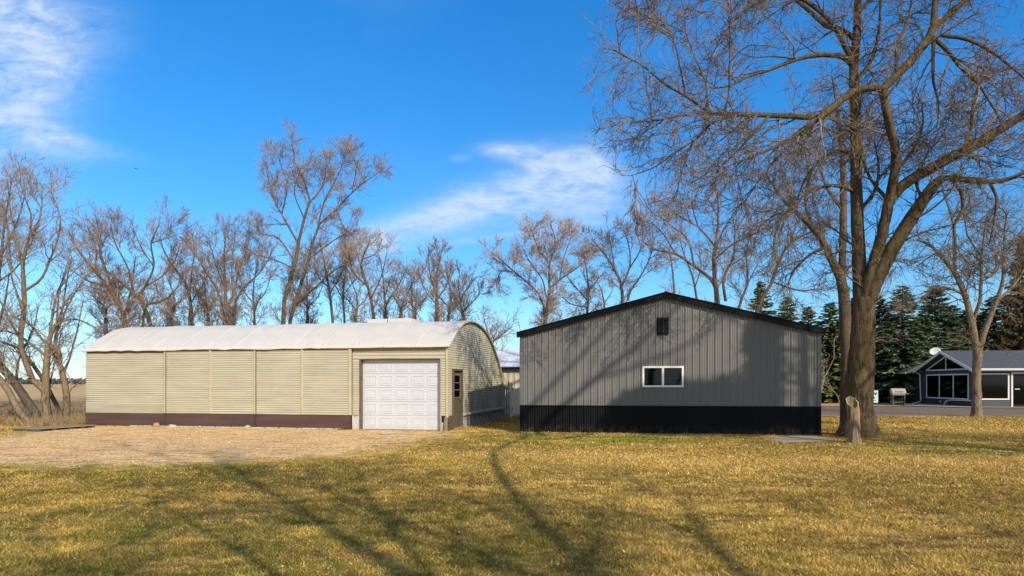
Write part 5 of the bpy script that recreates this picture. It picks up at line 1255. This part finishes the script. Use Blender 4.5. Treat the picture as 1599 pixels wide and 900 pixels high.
# ------------------------------------------------------------------ distant tree line (one far mass)
def tree_line():
    rng = np.random.default_rng(40); n = 9000; x = rng.uniform(-900, 60, n); h = 3.5+4.5*np.abs(np.interp(x, np.linspace(-900, 60, 60), rng.random(60)))
    y = rng.uniform(690, 720, n); z = h*rng.random(n)**.8; d = rng.normal(0, 1, (n, 3)); s = rng.normal(0, 1, (n, 3))
    p = np.stack([x, y, z], 1); V = np.stack([p-s*1.1, p+s*1.1, p+d*1.6], 1).reshape(-1, 3); V[:, 2] = np.maximum(V[:, 2], 0)
    np_mesh('distant_trees', V, np.arange(len(V)).reshape(-1, 3), mat('far_wood', (.085, .085, .085), .95, .2, .05), None, label='low dark line of far trees on the horizon at left', cat='trees', kind='stuff')
tree_line()

# ------------------------------------------------------------------ grass, dry brush, fallen leaves
def blocked(x, y):
    c, s = math.cos(BA), math.sin(BA); bx_ = (x-BO.x)*c+(y-BO.y)*s; by_ = -(x-BO.x)*s+(y-BO.y)*c
    k = (bx_ > -.02) & (bx_ < BW+.02) & (by_ > -.05) & (by_ < 12)
    c, s = math.cos(GA), math.sin(GA); gx_ = (x-G0.x)*c+(y-G0.y)*s; gy_ = -(x-G0.x)*s+(y-G0.y)*c
    k |= (gx_ > -14.5) & (gx_ < .08) & (gy_ > -.1) & (gy_ < 8.4)
    sl = np.array([tuple(gnd(1186, 684.5))[:2], tuple(gnd(1226, 692))[:2], tuple(gnd(1307, 689.5))[:2], tuple(gnd(1268, 679.5))[:2]])
    k |= poly_sd(x, y, sl) > 0.0
    return k
def blade_mat():
    m = bpy.data.materials.new('grass_blades'); m.use_nodes = True; nt = m.node_tree; g = NT(nt); b = nt.nodes['Principled BSDF']
    gr = nt.nodes.new('ShaderNodeGroup'); gr.node_tree = LAWN; rnd = g.n('ShaderNodeNewGeometry').outputs['Random Per Island']
    c = g.mix(1.0, gr.outputs[0], g.mix(rnd, (.55, .55, .50), (1.55, 1.48, 1.40)), 'MULTIPLY')
    nt.links.new(c, b.inputs['Base Color']); b.inputs['Roughness'].default_value = .7; b.inputs['Specular IOR Level'].default_value = .2
    return m
def grass():
    rng = np.random.default_rng(50); Vs = []
    for y0, y1, dens, hh, ww in ((4.6, 7.5, 4400, .030, .0042), (7.5, 10.5, 2600, .032, .0055), (10.5, 15, 1300, .034, .008), (15, 24, 600, .036, .011), (24, 33, 240, .04, .018)):
        xa = -.80*y1-.5; xb = .80*y1+.5; n = int((xb-xa)*(y1-y0)*dens); x = rng.uniform(xa, xb, n); y = rng.uniform(y0, y1, n)
        k = np.abs(x) < .80*y+.6; x, y = x[k], y[k]
        e = gravel_edge(x, y); k = ~blocked(x, y) & (rng.random(len(x)) > np.clip(e*2.2-.35, 0, .992)); 
        # a few blades still stand in the gravel
        x, y = x[k], y[k]
        cl = np.sin(x*1.9+np.sin(y*2.3)*1.4)*np.sin(y*1.7+np.sin(x*1.3)*1.7); cl2 = np.sin(x*6.1+np.sin(y*5.3)*2)*np.sin(y*5.7+np.sin(x*4.9)*2)
        k = rng.random(len(x)) < .62+.22*cl+.22*cl2; x, y, cl, cl2 = x[k], y[k], cl[k], cl2[k]; n = len(x)
        h = hh*rng.uniform(.35, 1.15, n)*(1+.2*cl+.2*cl2); a = rng.uniform(0, 6.28, n); w = ww*rng.uniform(.6, 1.4, n)
        la = rng.uniform(0, 6.28, n); lm = h*rng.uniform(.3, 1.8, n)
        z0 = np.full(n, .0)
        A = np.stack([x-np.cos(a)*w, y-np.sin(a)*w, z0], 1); B = np.stack([x+np.cos(a)*w, y+np.sin(a)*w, z0], 1); C_ = np.stack([x+np.cos(la)*lm, y+np.sin(la)*lm, h], 1)
        Vs.append(np.stack([A, B, C_], 1).reshape(-1, 3))
    V = np.vstack(Vs); print('grass tris', len(V)//3)
    np_mesh('grass', V, np.arange(len(V)).reshape(-1, 3), blade_mat(), None, label='short dormant straw and olive lawn grass', cat='grass', kind='stuff')
grass()
def dry_brush():
    rng = np.random.default_rng(51); n = 26000
    c = rng.uniform(0, 1, (90, 2)); cx = -26+c[:, 0]*10.5; cy = 25.2+c[:, 1]*6; ok = cy > 24.6-.0*cx; cx, cy = cx[ok], cy[ok]
    k = rng.integers(0, len(cx), n); x = cx[k]+rng.normal(0, .38, n); y = cy[k]+rng.normal(0, .35, n); h = rng.uniform(.08, .42, n)*rng.uniform(.5, 1.2, n)
    kk = ~blocked(x, y) & (poly_sd(x, y, GP) < -.15); x, y, h = x[kk], y[kk], h[kk]; n = len(x)
    a = rng.uniform(0, 6.28, n); la = rng.uniform(0, 6.28, n); lm = h*rng.uniform(.2, 1.3, n); w = .010
    V = np.stack([np.stack([x-np.cos(a)*w, y-np.sin(a)*w, 0*x], 1), np.stack([x+np.cos(a)*w, y+np.sin(a)*w, 0*x], 1), np.stack([x+np.cos(la)*lm, y+np.sin(la)*lm, h], 1)], 1).reshape(-1, 3)
    np_mesh('dry_grass', V, np.arange(len(V)).reshape(-1, 3), M['brush'], None, label='tangled tan dry grass around the trunks on the left', cat='grass', kind='stuff')
    # twiggy shrub stems low at left
    m = 170; p0 = np.stack([rng.uniform(-24, -17.6, m), rng.uniform(26.5, 33, m), np.zeros(m)], 1); d = rng.normal(0, .45, (m, 3)); d[:, 2] = 1; P = [p0]
    for q in range(6): d = d+rng.normal(0, .25, (m, 3)); d /= np.linalg.norm(d, axis=1, keepdims=True); P.append(P[-1]+d*rng.uniform(.06, .17, (m, 1)))
    P = np.stack(P, 1); P[:, :, 2] = np.abs(P[:, :, 2]); Rr = np.ones((m, 1))*np.linspace(.012, .006, 7)[None, :]
    a1 = spawn(P, Rr, rng, 4, .5, (25, 60), 0, .2, 4, .005, .7, .1, lenfac=.3)
    v1, q1 = tubes(P, Rr, 3); v2, q2 = tubes(a1[0], a1[1], 3)
    np_mesh('brushwood', np.vstack([v1, v2]), np.vstack([q1, q2+len(v1)]), M['tw_red'], None, label='thicket of low bare twigs under the leaning trees at left', cat='brush', kind='stuff')
dry_brush()
def undergrowth():
    rng = np.random.default_rng(55); m = 850
    x = rng.uniform(-36, 0, m); k = rng.random(m) < .72; x = np.where(k, x, rng.uniform(2, 24, m)); y = rng.uniform(48, 66, m); ok = x > -.60*y; x, y = x[ok], y[ok]; m = len(x)
    p0 = np.stack([x, y, np.zeros(m)], 1); d = rng.normal(0, .22, (m, 3)); d[:, 2] = 1; P = [p0]; hh = rng.uniform(.35, 1.0, (m, 1))*(.75+.25*np.sin(x*.7))[:, None]
    for q in range(7): d = d+rng.normal(0, .14, (m, 3)); d[:, 2] += .1; d /= np.linalg.norm(d, axis=1, keepdims=True); P.append(P[-1]+d*hh)
    P = np.stack(P, 1); P[:, :, 2] = np.abs(P[:, :, 2]); Rr = np.ones((m, 1))*np.linspace(.028, .010, 8)[None, :]
    a1 = spawn(P, Rr, rng, 1.6, 1.5, (20, 50), .05, .16, 5, .010, .6, .15); a2 = spawn(*a1, rng, 2.2, .7, (20, 50), .05, .16, 3, .009, .7, .1)
    Vs, Qs, off = [], [], 0
    for a, k_ in (((P, Rr), 4), (a1, 3), (a2, 3)):
        v, q = tubes(a[0], a[1], k_); Vs.append(v); Qs.append(q+off); off += len(v)
    np_mesh('undergrowth', np.vstack(Vs), np.vstack(Qs), M['tw_grey'], None, label='tangled bare saplings and brush between the trunks behind the buildings', cat='brush', kind='stuff')
undergrowth()
def loose_stones():
    rng = np.random.default_rng(57); n = 9000; x = rng.uniform(-33, 0, n); y = rng.uniform(13, 26.5, n); e = gravel_edge(x, y)
    k = (e > .25) & ~blocked(x, y) & (rng.random(n) < e+.2); x, y = x[k], y[k]; n = len(x); s = rng.uniform(.008, .026, n)
    base = np.array([[1, 0, -.3], [-.4, .9, -.3], [-.5, -.8, -.3], [.1, .1, .75]]); a = rng.uniform(0, 6.28, n); c, q = np.cos(a), np.sin(a)
    V = np.zeros((n, 4, 3)); V[:, :, 0] = x[:, None]+s[:, None]*(base[:, 0]*c[:, None]-base[:, 1]*q[:, None]); V[:, :, 1] = y[:, None]+s[:, None]*(base[:, 0]*q[:, None]+base[:, 1]*c[:, None]); V[:, :, 2] = .008+s[:, None]*(base[:, 2]+.3)
    b = np.arange(n)*4; Fc = np.concatenate([np.stack([b, b+1, b+3], 1), np.stack([b+1, b+2, b+3], 1), np.stack([b+2, b, b+3], 1)])
    np_mesh('loose_stones', V.reshape(-1, 3), Fc, twig_mat('stone_chips', (.34, .24, .14), (.85, .68, .46)), None, label='loose pale stones scattered over the gravel yard', cat='stones', kind='stuff')
loose_stones()
def fallen_twigs():
    rng = np.random.default_rng(58); n = 260; y = 5+rng.random(n)**.9*17; x = rng.uniform(-.8, .85, n)*y
    k = ~blocked(x, y) & (gravel_edge(x, y) < .3); x, y = x[k], y[k]; n = len(x); a = rng.uniform(0, 6.28, n); L = rng.uniform(.05, .28, n)
    P = [np.stack([x, y, rng.uniform(.015, .03, n)], 1)]
    for q in range(3): a = a+rng.normal(0, .3, n); P.append(P[-1]+np.stack([np.cos(a)*L/3, np.sin(a)*L/3, rng.uniform(-.004, .008, n)], 1))
    v, q = tubes(np.stack(P, 1), np.ones((n, 1))*np.linspace(.005, .003, 4)[None, :], 4)
    np_mesh('fallen_twigs', v, q, twig_mat('twig_litter', (.10, .07, .045), (.36, .28, .19)), None, label='short dry twigs dropped over the lawn', cat='twigs', kind='stuff')
fallen_twigs()
def leaves():
    rng = np.random.default_rng(52); n = 7500; y = 4.8+rng.random(n)**.8*20; x = rng.uniform(-.8, .8, n)*y
    k = ~blocked(x, y) & (gravel_edge(x, y) < .3); x, y = x[k], y[k]; n = len(x); s = rng.uniform(.006, .017, n)*(1+y*.02); a = rng.uniform(0, 6.28, n); z = rng.uniform(.02, .05, n)
    ca, sa = np.cos(a)*s, np.sin(a)*s; tl = rng.uniform(-.6, .8, (n, 4))*s[:, None]
    V = np.stack([np.stack([x+ca, y+sa, z+tl[:, 0]], 1), np.stack([x-sa*.6, y+ca*.6, z+tl[:, 1]], 1), np.stack([x-ca, y-sa, z+tl[:, 2]], 1), np.stack([x+sa*.6, y-ca*.6, z+tl[:, 3]], 1)], 1).reshape(-1, 3)
    np_mesh('fallen_leaves', V, np.arange(len(V)).reshape(-1, 4), twig_mat('leaf_litter', (.16, .11, .06), (.62, .48, .28)), None, label='small dry fallen leaves scattered over the lawn', cat='leaves', kind='stuff')
leaves()
print('far crown quads', tot)
